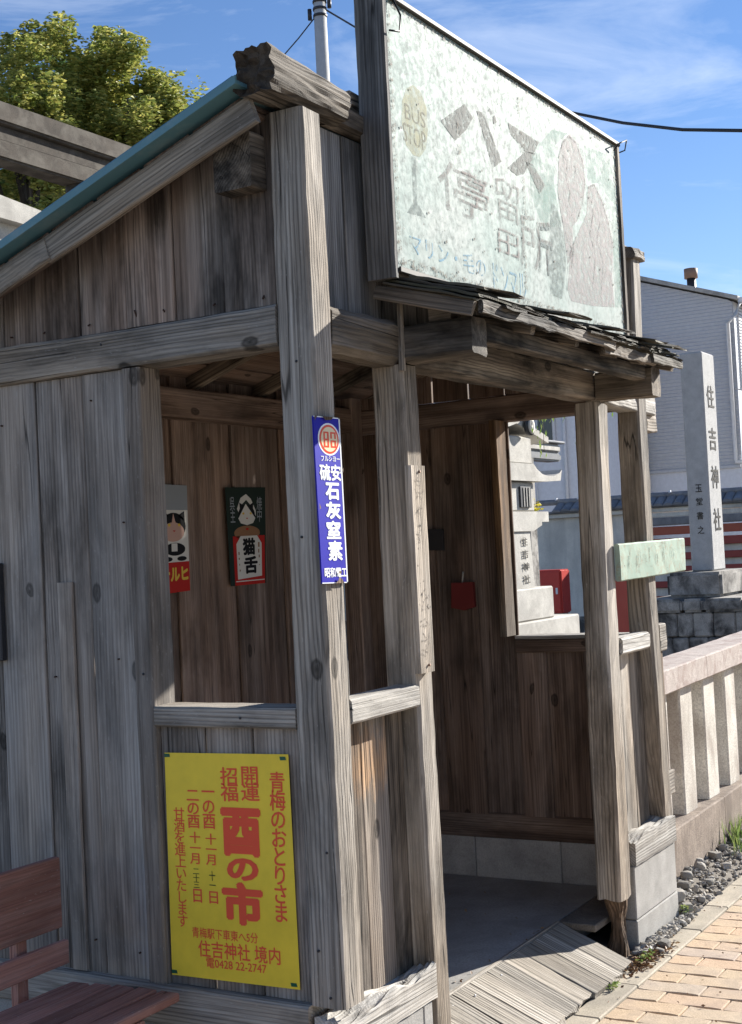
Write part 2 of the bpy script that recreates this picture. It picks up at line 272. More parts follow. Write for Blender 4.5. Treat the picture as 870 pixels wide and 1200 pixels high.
SIGNP = sign_mat('mint_sign_paint', (0.300, 0.345, 0.325), (0.200, 0.285, 0.262), (0.200, 0.232, 0.218), 0.62, 0.14)
GREENBD = sign_mat('pale_green_board_paint', (0.36, 0.45, 0.37), (0.29, 0.39, 0.32), (0.34, 0.30, 0.22), 0.7, 0.15)

def leaf_mat(name, a, b_, c, trans=0.35):
    m, n, b = new_mat(name); g = N(n, 'ShaderNodeNewGeometry'); r = ramp(n, [(0.0, a), (0.5, b_), (1.0, c)]); L(n, g.outputs['Random Per Island'], r.inputs[0])
    L(n, r.outputs[0], b.inputs['Base Color']); b.inputs['Roughness'].default_value = 0.6; b.inputs['Specular IOR Level'].default_value = 0.3
    t = N(n, 'ShaderNodeBsdfTranslucent'); L(n, r.outputs[0], t.inputs['Color']); ms = N(n, 'ShaderNodeMixShader'); ms.inputs[0].default_value = trans
    L(n, b.outputs[0], ms.inputs[1]); L(n, t.outputs[0], ms.inputs[2]); L(n, ms.outputs[0], n.nodes['Material Output'].inputs['Surface']); return m
LEAFY = leaf_mat('yellow_green_leaf', (0.16, 0.22, 0.055), (0.33, 0.36, 0.09), (0.52, 0.48, 0.14))
LEAFD = leaf_mat('deep_green_leaf', (0.08, 0.14, 0.045), (0.13, 0.21, 0.06), (0.22, 0.28, 0.08))
LEAFW = leaf_mat('willow_leaf', (0.16, 0.25, 0.06), (0.26, 0.36, 0.10), (0.36, 0.42, 0.13))
LEAFG = leaf_mat('grass_blade', (0.12, 0.19, 0.05), (0.20, 0.28, 0.08), (0.30, 0.33, 0.12))
LEAFYE = leaf_mat('yellow_leaf', (0.5, 0.42, 0.04), (0.6, 0.5, 0.05), (0.4, 0.4, 0.06))
BARK = wood('tree_bark', (0.04, 0.033, 0.026), (0.09, 0.075, 0.06), (0.15, 0.125, 0.10), bump=1.0)
LITTER = leaf_mat('dry_leaf', (0.14, 0.07, 0.035), (0.22, 0.12, 0.06), (0.30, 0.20, 0.10), 0.1)

# ------------------------------------------------------------------ object helpers
WM = {}
def link(name, me, mat=None, parent=None, M=None):
    o = bpy.data.objects.new(name, me); COL.objects.link(o)
    M = M or Matrix.Identity(4)
    if mat and me is not None and len(me.materials) == 0: me.materials.append(mat)
    WM[o] = M
    if parent is not None:
        o.parent = parent; o.matrix_basis = WM[parent].inverted() @ M
    else: o.matrix_basis = M
    return o
def tag(o, label, cat, group=None, kind=None):
    o['label'] = label; o['category'] = cat
    if group: o['group'] = group
    if kind: o['kind'] = kind
    return o
def thing(name, loc, label, cat, group=None):
    return tag(link(name, None, M=Matrix.Translation(loc)), label, cat, group)
def mesh(name, vs, fs, smooth=False):
    me = bpy.data.meshes.new(name); me.from_pydata([tuple(v) for v in vs], [], fs); me.update()
    if smooth:
        for p in me.polygons: p.use_smooth = True
    return me
_seed = [1]
def frame(p0, p1, side):
    p0 = Vector(p0); p1 = Vector(p1); z = (p1 - p0).normalized(); s = Vector(side); x = (s - z * s.dot(z)).normalized(); y = z.cross(x)
    M = Matrix((x, y, z)).transposed().to_4x4(); M.translation = (p0 + p1) / 2; return M, (p1 - p0).length
def timber(name, p0, p1, wd, ht, mat, parent, side=(1, 0, 0), ch=0.005, n=8, jit=0.0015, jag=0.0, jag1=None, bend=None, label=None, taper=None, rag=0.0):
    """A sawn piece from p0 to p1 (local Z): wd along side, ht across; worn, slightly uneven edges."""
    M, ln = frame(p0, p1, side); _seed[0] += 1; rng = random.Random(_seed[0]); sd = rng.random() * 100
    a, b = wd / 2, ht / 2; ch = min(ch, a * 0.4, b * 0.4)
    prof = [(-a + ch, -b), (a - ch, -b), (a, -b + ch), (a, b - ch), (a - ch, b), (-a + ch, b), (-a, b - ch), (-a, -b + ch)]
    if n > 6 and (jag or rag or wd > 0.07):
        pr2 = []
        for i in range(8):
            x0, y0 = prof[i]; x1, y1 = prof[(i + 1) % 8]; pr2.append((x0, y0))
            if i % 2 == 0: pr2 += [(x0 + (x1 - x0) * t, y0 + (y1 - y0) * t) for t in (0.33, 0.67)]
        prof = pr2
    k = len(prof); vs = []; fs = []
    j1 = jag if jag1 is None else jag1
    for i in range(n + 1):
        t = i / n; z = (t - 0.5) * ln; ox = oy = 0
        if bend: ox, oy = bend(t)
        tp = taper(t) if taper else 1
        for q, (x, y) in enumerate(prof):
            d = noise.noise_vector(Vector((x * 9 + sd, y * 9, z * 2.2)))
            e = noise.noise_vector(Vector((x * 40 + sd, y * 40, z * 14)))
            xx = x * tp + d.x * jit * 1.6 + e.x * (jit + rag); yy = y * tp + d.y * jit * 1.6 + e.y * (jit + rag)
            zz = z
            if i == 0 and jag: zz += abs(noise.noise(Vector((x * 30 + sd, y * 30, 3)))) * jag * 2
            if i == n and j1: zz -= abs(noise.noise(Vector((x * 30 + sd, y * 30, 7)))) * j1 * 2
            vs.append((xx + ox, yy + oy, zz))
    for i in range(n):
        for q in range(k):
            a0 = i * k + q; a1 = i * k + (q + 1) % k; fs.append((a0, a1, a1 + k, a0 + k))
    fs.append(tuple(reversed(range(k)))); fs.append(tuple(range(n * k, n * k + k)))
    o = link(name, mesh(name, vs, fs), mat, parent, M)
    if label: o['label'] = label
    return o
def bar(name, x0, x1, y0, y1, z0, z1, axis, mat, parent, **kw):
    cx, cy, cz = (x0 + x1) / 2, (y0 + y1) / 2, (z0 + z1) / 2
    if axis == 'Z': return timber(name, (cx, cy, z0), (cx, cy, z1), x1 - x0, y1 - y0, mat, parent, (1, 0, 0), **kw)
    if axis == 'X': return timber(name, (x0, cy, cz), (x1, cy, cz), y1 - y0, z1 - z0, mat, parent, (0, 1, 0), **kw)
    return timber(name, (cx, y0, cz), (cx, y1, cz), z1 - z0, x1 - x0, mat, parent, (0, 0, 1), **kw)
def box(name, x0, x1, y0, y1, z0, z1, mat, parent=None, ch=0.004, segs=1):
    bm = bmesh.new(); bmesh.ops.create_cube(bm, size=1)
    sx, sy, sz = x1 - x0, y1 - y0, z1 - z0
    for v in bm.verts: v.co = Vector((v.co.x * sx, v.co.y * sy, v.co.z * sz))
    if ch: bmesh.ops.bevel(bm, geom=bm.edges[:], offset=min(ch, sx * .3, sy * .3, sz * .3), segments=segs, affect='EDGES')
    me = bpy.data.meshes.new(name); bm.to_mesh(me); bm.free()
    return link(name, me, mat, parent, Matrix.Translation(((x0 + x1) / 2, (y0 + y1) / 2, (z0 + z1) / 2)))
def prism(name, pts, z0, z1, mat, parent=None, axis='Z', ctr=None):
    """Extrude a 2D outline along an axis: 'Z' pts=(x,y), 'Y' pts=(x,z), 'X' pts=(y,z)."""
    def P3(p, t): return {'Z': (p[0], p[1], t), 'Y': (p[0], t, p[1]), 'X': (t, p[0], p[1])}[axis]
    k = len(pts); vs = [Vector(P3(p, z0)) for p in pts] + [Vector(P3(p, z1)) for p in pts]
    c = sum(vs, Vector()) / len(vs); vs = [v - c for v in vs]
    fs = [tuple(range(k)), tuple(range(2 * k - 1, k - 1, -1))] + [(i, i + k, (i + 1) % k + k, (i + 1) % k) for i in range(k)]
    me = mesh(name, vs, fs); bm = bmesh.new(); bm.from_mesh(me); bmesh.ops.recalc_face_normals(bm, faces=bm.faces); bm.to_mesh(me); bm.free()
    return link(name, me, mat, parent, Matrix.Translation(c))
def tube(name, pts, r, mat, parent=None, seg=8, closed_ends=True, smooth=True):
    pts = [Vector(p) for p in pts]; c = sum(pts, Vector()) / len(pts); vs = []; fs = []
    rr = r if isinstance(r, (list, tuple)) else [r] * len(pts)
    for i, p in enumerate(pts):
        d = (pts[min(i + 1, len(pts) - 1)] - pts[max(i - 1, 0)]).normalized(); u = d.orthogonal().normalized() if abs(d.z) > .9 else d.cross(Vector((0, 0, 1))).normalized(); v = d.cross(u)
        for q in range(seg):
            a = 2 * math.pi * q / seg; vs.append(p - c + (u * math.cos(a) + v * math.sin(a)) * rr[i])
    for i in range(len(pts) - 1):
        for q in range(seg):
            a = i * seg + q; b = i * seg + (q + 1) % seg; fs.append((a, b, b + seg, a + seg))
    if closed_ends: fs.append(tuple(reversed(range(seg)))); fs.append(tuple(range(len(vs) - seg, len(vs))))
    return link(name, mesh(name, vs, fs, smooth), mat, parent, Matrix.Translation(c))
def rock_mesh(seed, sub=2):
    bm = bmesh.new(); bmesh.ops.create_icosphere(bm, subdivisions=sub, radius=1.0); o = Vector((seed * 7.3, 0, 0))
    for v in bm.verts:
        f = 1 + 0.42 * noise.noise(v.co * 0.9 + o) + 0.16 * noise.noise(v.co * 2.4 + o); v.co *= f
        for ax in range(3):
            pl = 0.72 + 0.12 * math.sin(seed + ax); v.co[ax] = max(-pl, min(pl, v.co[ax]))
    me = bpy.data.meshes.new('stone'); bm.to_mesh(me); bm.free()
    for p in me.polygons: p.use_smooth = sub > 1 and (seed % 3 == 0)
    return me

# lettering: a panel is a quad (top-left, top-right, bottom-right, bottom-left) seen from the front
class Panel:
    def __init__(s, tl, tr, br, bl, off=0.0005):
        s.q = [Vector(p) for p in (tl, tr, br, bl)]; s.n = (s.q[1] - s.q[0]).cross(s.q[0] - s.q[3]).normalized(); s.off = off
        s.c = sum(s.q, Vector()) / 4
    def at(s, u, v, k=1):
        a = s.q[0].lerp(s.q[1], u); b = s.q[3].lerp(s.q[2], u); return a.lerp(b, v) + s.n * s.off * k
    def put(s, name, uv, fs, mat, parent, k=1):
        vs = [s.at(u, v, k) - s.c for u, v in uv]; return link(name, mesh(name, vs, fs), mat, parent, Matrix.Translation(s.c))
    def poly(s, name, pts, mat, parent, k=1): return s.put(name, pts, [tuple(range(len(pts)))], mat, parent, k)
    def polys(s, name, lst, mat, parent, k=1):
        uv = []; fs = []
        for pts in lst: fs.append(tuple(range(len(uv), len(uv) + len(pts)))); uv += list(pts)
        return s.put(name, uv, fs, mat, parent, k)
    def rect(s, name, u0, v0, u1, v1, mat, parent, k=1): return s.poly(name, [(u0, v0), (u0, v1), (u1, v1), (u1, v0)], mat, parent, k)
def glyphs(body, bold=0.0):
    cu = bpy.data.curves.new('t', 'FONT'); cu.body = body; cu.align_x = 'CENTER'; cu.space_line = 0.86; cu.offset = bold; cu.resolution_u = 3; cu.fill_mode = 'FRONT'
    o = bpy.data.objects.new('t', cu); COL.objects.link(o); bpy.context.view_layer.update()
    dg = bpy.context.evaluated_depsgraph_get(); me = bpy.data.meshes.new_from_object(o.evaluated_get(dg))
    vs = [(v.co.x, v.co.y) for v in me.vertices]; fs = [tuple(p.vertices) for p in me.polygons]
    bpy.data.objects.remove(o); bpy.data.curves.remove(cu); bpy.data.meshes.remove(me); return vs, fs
def text(panel, body, u0, v0, u1, v1, mat, parent, bold=0.0, k=2, name='lettering', shear=0.0, label=None, vertical=True):
    """Fit the characters into a box of the panel; several characters run downwards when vertical. Thick strokes are
    built from copies of the glyph shifted round a small ring, each a hair above the last."""
    if vertical and len(body) > 1: body = '\n'.join(body)
    vs, fs = glyphs(body, 0.0)
    if not vs: return None
    bold = max(bold, 0)
    xs = [v[0] for v in vs]; ys = [v[1] for v in vs]; x0, x1, y0, y1 = min(xs) - bold, max(xs) + bold, min(ys) - bold, max(ys) + bold
    ring = [(0, 0)] + ([(bold * math.cos(a), bold * math.sin(a)) for a in [i * math.pi / 4 + .39 for i in range(8)]] if bold else [])
    P = []; F = []
    for c, (dx, dy) in enumerate(ring):
        b0 = len(P)
        for x, y in vs:
            x += dx; y += dy
            P.append(panel.at(u0 + (x - x0) / (x1 - x0) * (u1 - u0) + shear * (y1 - y) / (y1 - y0), v0 + (y1 - y) / max(1e-6, y1 - y0) * (v1 - v0), k + c * .05) - panel.c)
        F += [tuple(q + b0 for q in f) for f in fs]
    o = link(name, mesh(name, P, F), mat, parent, Matrix.Translation(panel.c))
    if label: o['label'] = label
    return o

# ------------------------------------------------------------------ setting: ground, pavement, kerb, gravel bed
G = -0.06
def sheet(name, x0, x1, y0, y1, z, mat):
    o = link(name, mesh(name, [(x0, y0, z), (x1, y0, z), (x1, y1, z), (x0, y1, z)], [(0, 1, 2, 3)]), mat); o['kind'] = 'structure'; return o
sheet('ground', -900, 900, -900, 900, G - 0.03, GROUND)
pav = sheet('pavement', -6, 30, -3.2, -0.14, G - 0.012, JOINT)
def paver_mesh(w_, l_, wav, seed):
    # outline with a wavy long edge, bevelled top
    pts = []; K = 8
    def wv(t): return wav * math.sin(t * 2 * math.pi)
    for i in range(K + 1): t = i / K; pts.append((w_ / 2 + wv(t), (t - .5) * l_))
    for i in range(K + 1): t = 1 - i / K; pts.append((-w_ / 2 + wv(t), (t - .5) * l_))
    rng = random.Random(seed); k = len(pts); g = 0.0022; vs = []
    for x, y in pts: vs.append((x * (1 - 2 * g / w_), y * (1 - 2 * g / l_), -0.03))
    for x, y in pts: vs.append((x * (1 - 2 * g / w_), y * (1 - 2 * g / l_), -0.0025))
    e = 0.003
    for x, y in pts: vs.append((x * (1 - 2 * (g + e) / w_), y * (1 - 2 * (g + e) / l_), rng.uniform(-.0004, .0004)))
    fs = [(i, (i + 1) % k, (i + 1) % k + k, i + k) for i in range(k)] + [(i + k, (i + 1) % k + k, (i + 1) % k + 2 * k, i + 2 * k) for i in range(k)] + [tuple(range(2 * k, 3 * k))]
    return mesh('paver', vs, fs)
PW, PL = 0.1075, 0.222
pms = [paver_mesh(PW, PL, 0.006, s) for s in range(3)]; phs = [paver_mesh(PW, PL / 2, 0.004, s) for s in range(3)]
for me in pms + phs: me.materials.append(PAVER)
rng = random.Random(5)
far_v = []; far_f = []
for i in range(-30, 180):
    X = 1.238 + (i + 0.5) * PW; odd = i % 2
    y = -0.145
    j = 0
    while y > -2.9:
        ln = PL / 2 if (j == 0 and odd) else PL
        yc = y - ln / 2; me = rng.choice(phs if ln < PL else pms)
        M = Matrix.Translation((X, yc, G + rng.uniform(-.0012, .0012))) @ Matrix.Rotation(rng.uniform(-.006, .006), 4, 'X') @ Matrix.Rotation(rng.uniform(-.006, .006), 4, 'Z')
        if 0.9 < X < 4.3 and yc > -1.15 and (X > 1.9 or yc > -0.9): link('paver', me, None, pav, M)
        elif X > -1 and (X < 12):
            b0 = len(far_v); far_v += [M @ v.co for v in me.vertices]; far_f += [tuple(q + b0 for q in p.vertices) for p in me.polygons]
        y -= ln; j += 1
o = link('outer_pavers', mesh('outer_pavers', far_v, far_f), PAVER, pav); o['kind'] = 'stuff'
kerb = sheet('kerb', -3, 14, -0.145, -0.04, G - 0.008, JOINT)
for i in range(24):
    x0 = -0.9 + i * 0.37; box('kerb_slab', x0 + .002, x0 + .368, -0.1425, -0.045, G - 0.03, G + 0.004 + random.Random(i).uniform(-.002, .002), KERB, kerb, 0.004)
# ground bed between kerb and stone fence, rising slightly towards the fence
bv = []; bf = []; NX, NY = 90, 14
for i in range(NX):
    for j in range(NY):
        X = 0.48 + i * 0.075; t = j / (NY - 1); Y = -0.045 + t * 0.235 if X > 2.6 else -0.045 + t * 0.27
        up = 0.055 * min(1, t * 1.6) if X > 2.62 else 0.012 * t
        bv.append((X, Y, G - 0.004 + up + 0.010 * noise.noise(Vector((X * 9, Y * 9, 0)))))
for i in range(NX - 1):
    for j in range(NY - 1): a = i * NY + j; bf.append((a, a + NY, a + NY + 1, a + 1))
o = link('gravel_bed', mesh('gravel_bed', bv, bf, True), DIRT); o['kind'] = 'structure'
rocks = [rock_mesh(s, 1) for s in range(6)]; rocks2 = [rock_mesh(s + 20, 2) for s in range(6)]
rv = []; rf = []; rng = random.Random(11)
def bedz(X, Y):
    t = (Y + 0.045) / 0.235; return G + (0.055 * min(1, max(0, t) * 1.6) if X > 2.62 else 0.010)
for i in range(2300):
    X = 2.02 + 5.2 * rng.random() ** 1.5; Y = rng.uniform(-0.05, 0.15) if X > 2.62 else rng.uniform(-0.07, -0.01)
    if X < 2.62 and rng.random() < 0.2: continue
    lane = 1 if (Y > 0.02 or X < 2.75) else 0.75
    if rng.random() > lane: continue
    s = rng.uniform(0.004, 0.012) * (1.5 if rng.random() < .2 else 1); me = rng.choice(rocks)
    M = Matrix.Translation((X, Y, bedz(X, Y) + s * .3)) @ Matrix.Rotation(rng.random() * 6, 4, 'Z') @ Matrix.Rotation(rng.random() * 6, 4, 'X') @ Matrix.Diagonal((s * 1.3, s, s * .7, 1))
    b0 = len(rv); rv += [M @ v.co for v in me.vertices]; rf += [tuple(q + b0 for q in p.vertices) for p in me.polygons]
gm = mineral('loose_gravel', (0.50, 0.48, 0.44), (0.20, 0.19, 0.175), 22, 0.3, rnd=False, stain=(0.36, 0.29, 0.20), stain_amt=0.5, stain_scale=30)
o = link('gravel', mesh('gravel', rv, rf), gm)
tag(o, 'loose grey gravel along the foot of the stone fence', 'gravel', kind='stuff')
big = [(2.15, -0.085, .030, 'rounded grey stone at the foot of the concrete blocks', 1), (2.07, -0.095, .018, 'small grey stone just left of the rounded stone by the blocks', 1),
       (2.72, 0.055, .050, 'tan brown boulder, largest stone beside the end of the fence base', 0), (2.66, -0.01, .036, 'pale wedge shaped stone against the right side of the blocks', 0),
       (3.02, 0.10, .034, None, 0), (3.22, 0.10, .032, None, 0), (2.90, 0.075, .030, None, 0), (3.08, 0.02, .026, None, 0), (3.45, 0.10, .034, None, 0), (3.38, 0.03, .026, None, 0),
       (2.84, -0.02, .022, None, 0), (3.62, 0.11, .030, None, 0), (3.80, 0.07, .036, None, 0), (3.98, 0.11, .034, None, 0), (4.2, 0.08, .036, None, 0), (2.80, 0.12, .028, None, 0), (3.3, 0.13, .028, None, 0), (3.12, 0.13, .03, None, 0)]
for i, (X, Y, s, lab, rd) in enumerate(big):
    me = rocks2[i % 6]; M = Matrix.Translation((X, Y, bedz(X, Y) + s * .35)) @ Matrix.Rotation(i * 1.3, 4, 'Z') @ Matrix.Diagonal((s * 1.15, s * .95, s * .72, 1))
    o = link('stone', me, STONE, None, M)
    tag(o, lab or 'fist sized grey stone lying in the gravel below the fence base', 'stone', None if lab else 'stones in the gravel bed')
# dry leaves and small weeds at the block foot
def leaves(name, pts, size, mat, label, cat, parent=None, seed=0, aspect=0.5, droop=0.0):
    rng = random.Random(seed); vs = []; fs = []
    for p in pts:
        p = Vector(p); s = size * rng.uniform(.6, 1.3); M = Matrix.Rotation(rng.random() * 6.28, 3, 'Z') @ Matrix.Rotation(rng.uniform(-1.3, 1.3), 3, 'X') @ Matrix.Rotation(rng.uniform(-.8, .8), 3, 'Y')
        if droop: M = Matrix.Rotation(rng.random() * 6.28, 3, 'Z') @ Matrix.Rotation(1.57 + rng.uniform(-.5, .5), 3, 'Y')
        b0 = len(vs)
        for q in ((-1, 0, 0), (0, -aspect, .12), (1, 0, 0), (0, aspect, .12)): vs.append(p + M @ (Vector(q) * s))
        fs.append((b0, b0 + 1, b0 + 2, b0 + 3))
    c = Vector(pts[0]); o = link(name, mesh(name, [v - c for v in vs], fs), mat, parent, Matrix.Translation(c))
    if label: tag(o, label, cat, kind='stuff')
    return o
rng = random.Random(3)
leaves('leaf_litter', [(rng.gauss(1.99, .10), rng.gauss(-0.075, .022), G + .004 + rng.random() * .018) for _ in range(420)], .010, LITTER, 'brown dry leaf litter gathered between the ramp and the blocks', 'leaf litter', seed=3)
leaves('fallen_leaves', [(rng.uniform(1.3, 3.9), -0.07 - abs(rng.gauss(0, .22)), G + .005 + rng.random() * .004) for _ in range(60)], .007, LITTER, 'few small dry leaves scattered over the brick pavement', 'fallen leaves', seed=13)
leaves('floor_leaves', [(rng.uniform(.7, 2.3), .3 + rng.random() * .9, .083 + rng.random() * .003) for _ in range(26)] + [(rng.uniform(.8, 1.8), .24 + rng.random() * .03, .084) for _ in range(14)], .008, LITTER, 'few dry leaves blown onto the shelter floor', 'dry leaves', seed=14)
leaves('low_weeds', [(rng.gauss(1.98, .03), rng.gauss(-0.075, .012), G + .012 + rng.random() * .015) for _ in range(90)] + [(rng.gauss(1.62, .02), rng.gauss(-0.085, .006), G + .01 + rng.random() * .012) for _ in range(40)] + [(2.60 + rng.random() * .03, rng.gauss(-0.02, .01), G + .015 + rng.random() * .03) for _ in range(40)], .008, LEAFG, 'small green weeds at the foot of the blocks and the ramp edge', 'weeds', seed=4)
gv = []; gf = []; rng = random.Random(8)
for i in range(140):
    X = rng.gauss(3.86, .12); Y = rng.gauss(.075, .03); hgt = rng.uniform(.05, .16); a = rng.random() * 6.28; dx, dy = math.cos(a) * .003, math.sin(a) * .003; lx, ly = rng.gauss(0, .03), rng.gauss(0, .03); b0 = len(gv); z = bedz(X, Y)
    gv += [(X - dx, Y - dy, z), (X + dx, Y + dy, z), (X + lx * .5 + dx, Y + ly * .5 + dy, z + hgt * .6), (X + lx, Y + ly, z + hgt)]; gf += [(b0, b0 + 1, b0 + 2), (b0, b0 + 2, b0 + 3)]
tag(link('grass_tuft', mesh('grass_tuft', gv, gf), LEAFG), 'thin tuft of pale green grass growing against the fence base', 'grass', kind='stuff')

# ------------------------------------------------------------------ the bus shelter
sh = thing('bus_shelter', (1.2, 0.7, G), 'weathered grey wooden bus shelter with lean-to roof and shingled canopy', 'bus shelter')
XR = 2.45; YB = 1.40; ZS = 0.357
# concrete floor, ramp-side step
fl = prism('floor_slab', [(0.12, 0.24), (2.44, 0.24), (2.44, 1.39), (0.12, 1.39)], -0.05, 0.08, FLOOR, sh, 'Z')
box('floor_lip', 1.892, 2.44, 0.085, 0.2385, 0.052, 0.079, DIRT, sh, .004)  # concrete lip in the soil colour, which stands in for shade beside the post
bar('floor_edge_board', 0.58, 1.885, 0.222, 0.239, 0.0, 0.083, 'X', RAMPW, sh, n=10)
# foundation blocks
def blocks_row(axis, fixed0, fixed1, a0, a1, z0, z1, mat, step=0.4, first=None):
    a = a0; i = 0
    while a < a1 - 1e-4:
        b = min(a + (first if (first and i == 0) else step), a1)
        if axis == 'X': box('concrete_block', a + .0015, b - .0015, fixed0, fixed1, z0 + .0015, z1 - .0015, mat, sh, .004)
        else: box('concrete_block', fixed0, fixed1, a + .0015, b - .0015, z0 + .0015, z1 - .0015, mat, sh, .004)
        a = b; i += 1
for z0, z1, f in ((G - .02, 0.055, .22), (0.055, 0.25, .4)):
    blocks_row('Y', 2.452, 2.56, 0.09, 1.5, z0, z1, DARKBLOCK if z0 > 0 else DARKBLOCK, .4, .36 if z0 > 0 else .2)
    blocks_row('Y', 0.0, 0.11, 0.105, 1.5, z0, z1, DARKBLOCK, .4, f)
    blocks_row('X', -0.002, 0.10, 0.0, 0.455, z0, z1, BLOCK, .4, f)
    blocks_row('X', 1.41, 1.51, 0.12, 2.44, z0, z1, DARKBLOCK, .4, f)
bb = [box('concrete_block', 2.105, 2.595, 0.0, 0.088, G - .02, 0.048, BLOCK, sh, .004), box('concrete_block', 2.105, 2.592, 0.001, 0.088, 0.051, 0.255, BLOCK, sh, .004)]
# inner visible face of the right foundation (behind the floor)
# sills on the blocks
bar('sill', -0.012, 0.10, 0.104, 1.55, 0.252, ZS, 'Y', GREY, sh, n=16, rag=.001)
bar('sill', 0.10, 2.44, 1.405, 1.50, 0.252, ZS - .003, 'X', BROWN, sh, n=12)
bar('sill', 2.452, 2.55, 0.09, 1.50, 0.247, ZS - .004, 'Y', BROWN, sh, n=12)
def chip_sill(x0, x1, z0, z1, amp, seed, label=None, lean=0.0):
    # a bleached, rotted sill with a ragged top
    K = 40; vs = []; fs = []; c = Vector(((x0 + x1) / 2, .045, (z0 + z1) / 2)); rows = 11
    for i in range(K + 1):
        X = x0 + (x1 - x0) * i / K
        for j in range(rows):
            Y = -0.008 + 0.10 * (j / (rows - 1)) ** 1.5
            t = (X - x0) / (x1 - x0); big_ = noise.noise(Vector((X * 7 + seed, Y * 5, 0))); fib = noise.noise(Vector((X * 9 + seed, Y * 120, 4)))
            vs.append((X, Y + .003 * noise.noise(Vector((X * 20, j, seed))), z1 - amp * (0.55 + .9 * big_ + .45 * fib) * (1.3 - Y * 6) - lean * (1 - t)))
        for j in range(rows - 1, -1, -1):
            Y = -0.008 + 0.10 * (j / (rows - 1)) ** 1.5; vs.append((X, Y, z0 + .003 * noise.noise(Vector((X * 20, seed, 1)))))
    k = rows * 2
    for i in range(K):
        for q in range(k): a = i * k + q; b = i * k + (q + 1) % k; fs.append((a, b, b + k, a + k))
    fs.append(tuple(range(k))); fs.append(tuple(reversed(range(K * k, K * k + k))))
    # rotate so that the grain (local Z) runs along X
    Mr = Matrix.Translation(c) @ Matrix.Rotation(R(90), 4, 'Y'); inv = Mr.inverted()
    me = mesh('sill', [inv @ Vector(v) for v in vs], fs); bm = bmesh.new(); bm.from_mesh(me); bmesh.ops.recalc_face_normals(bm, faces=bm.faces); bm.to_mesh(me); bm.free()
    o = link('sill', me, PALE, sh, Mr)
    if label: o['label'] = label
chip_sill(0.0, 0.474, 0.252, 0.362, 0.030, 3.1, 'bleached sill with a splintered top edge under the left front panel', .02)
chip_sill(2.105, 2.592, 0.257, 0.372, 0.022, 9.7, 'bleached rotten sill on the concrete blocks under the right front panel')

# posts
bar('post', 0.0, 0.098, 0.0, 0.106, ZS + .001, 2.652, 'Z', GREY, sh, n=40, ch=.008, jit=.0022, label='tall left corner post with the blue enamel sign')
timber('post', (0.515, 0.05, G - 0.01), (0.503, 0.048, 2.03), 0.094, 0.104, GREY, sh, n=34, ch=.008, jit=.0025, label='post left of the doorway')
timber('post', (2.017, 0.055, 0.15), (2.045, 0.053, 2.03), 0.112, 0.098, GREY, sh, n=34, ch=.010, jit=.003, jag=.012, label='post right of the doorway with a rotted foot')
timber('post_stub', (2.03, 0.052, G - .02), (2.025, 0.055, 0.175), 0.072, 0.070, ROT, sh, n=14, ch=.012, jit=.007, rag=.007, taper=lambda t: 1.15 - .45 * math.sin(t * math.pi), label='rotted brown core left under the right doorway post')
timber('post', (2.555, 0.05, ZS + .0), (2.517, 0.045, 2.70), 0.098, 0.095, GREY, sh, n=34, ch=.009, jit=.003, jag1=.02, bend=lambda t: (-.045 * math.sin(t * math.pi), 0), label='leaning right corner post behind the pale green board')
bar('post', 0.0, 0.098, 0.571, 0.632, ZS, 2.044, 'Z', GREYB, sh, n=24, ch=.005, label='lighter grey jamb post between the window and the solid wall')
bar('post', 2.352, 2.449, 0.60, 0.632, 1.12, 2.036, 'Z', ORANGE, sh, n=20, ch=.005, label='jamb post of the far window')
bar('post', 0.01, 0.10, 1.32, 1.40, ZS, 2.20, 'Z', BROWN, sh, n=10)
bar('post', 2.36, 2.45, 1.31, 1.395, ZS, 2.20, 'Z', BROWN, sh, n=10)
bar('batten', 0.452, 0.468, -0.012, 0.004, 2.01, 2.20, 'Z', GREY, sh, n=6)
# head beams
bar('beam', -0.003, 0.095, 0.107, 1.60, 2.046, 2.156, 'Y', GREY, sh, n=30, ch=.008, jit=.003, label='long grey head beam over the left wall')
bar('beam', 2.452, 2.55, 0.09, 1.60, 2.038, 2.150, 'Y', BROWN, sh, n=16, ch=.006)
bar('beam', 0.10, 2.44, 1.315, 1.399, 2.042, 2.155, 'X', BROWN, sh, n=16, ch=.006, label='head beam of the back wall')
timber('beam', (0.099, 0.05, 2.093), (0.462, 0.05, 2.085), 0.098, 0.128, LOG, sh, (0, 1, 0), n=18, ch=.02, jit=.005, label='rough log beam between the corner post and the doorway post')
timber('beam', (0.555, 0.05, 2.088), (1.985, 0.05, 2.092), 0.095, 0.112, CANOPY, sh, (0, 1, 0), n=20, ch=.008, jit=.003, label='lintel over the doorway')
timber('beam', (2.10, 0.05, 2.075), (2.68, 0.05, 2.06), 0.085, 0.09, PALE, sh, (0, 1, 0), n=12, ch=.006, jit=.004, jag1=.02)
bar('post_cap', 2.445, 2.60, -.015, 0.10, 2.655, 2.70, 'X', LOG, sh, n=8, jit=.004, rag=.006, jag1=.02, label='splintered cap on the right corner post')
bar('beam_end', 2.60, 2.73, 0.02, 0.10, 1.95, 2.055, 'X', GREY, sh, n=8, rag=.003, jag1=.012)
bar('beam_end', 2.61, 2.70, 0.02, 0.09, 1.03, 1.145, 'X', GREY, sh, n=8, rag=.003, jag1=.01)
bar('beam_end', 2.61, 2.70, 0.02, 0.08, 0.43, 0.53, 'X', GREY, sh, n=8, rag=.003, jag1=.01)
bar('batten', 2.635, 2.665, 0.03, 0.075, 0.05, 1.03, 'Z', ORANGE, sh, n=12, label='thin orange brown batten outside the right corner post')
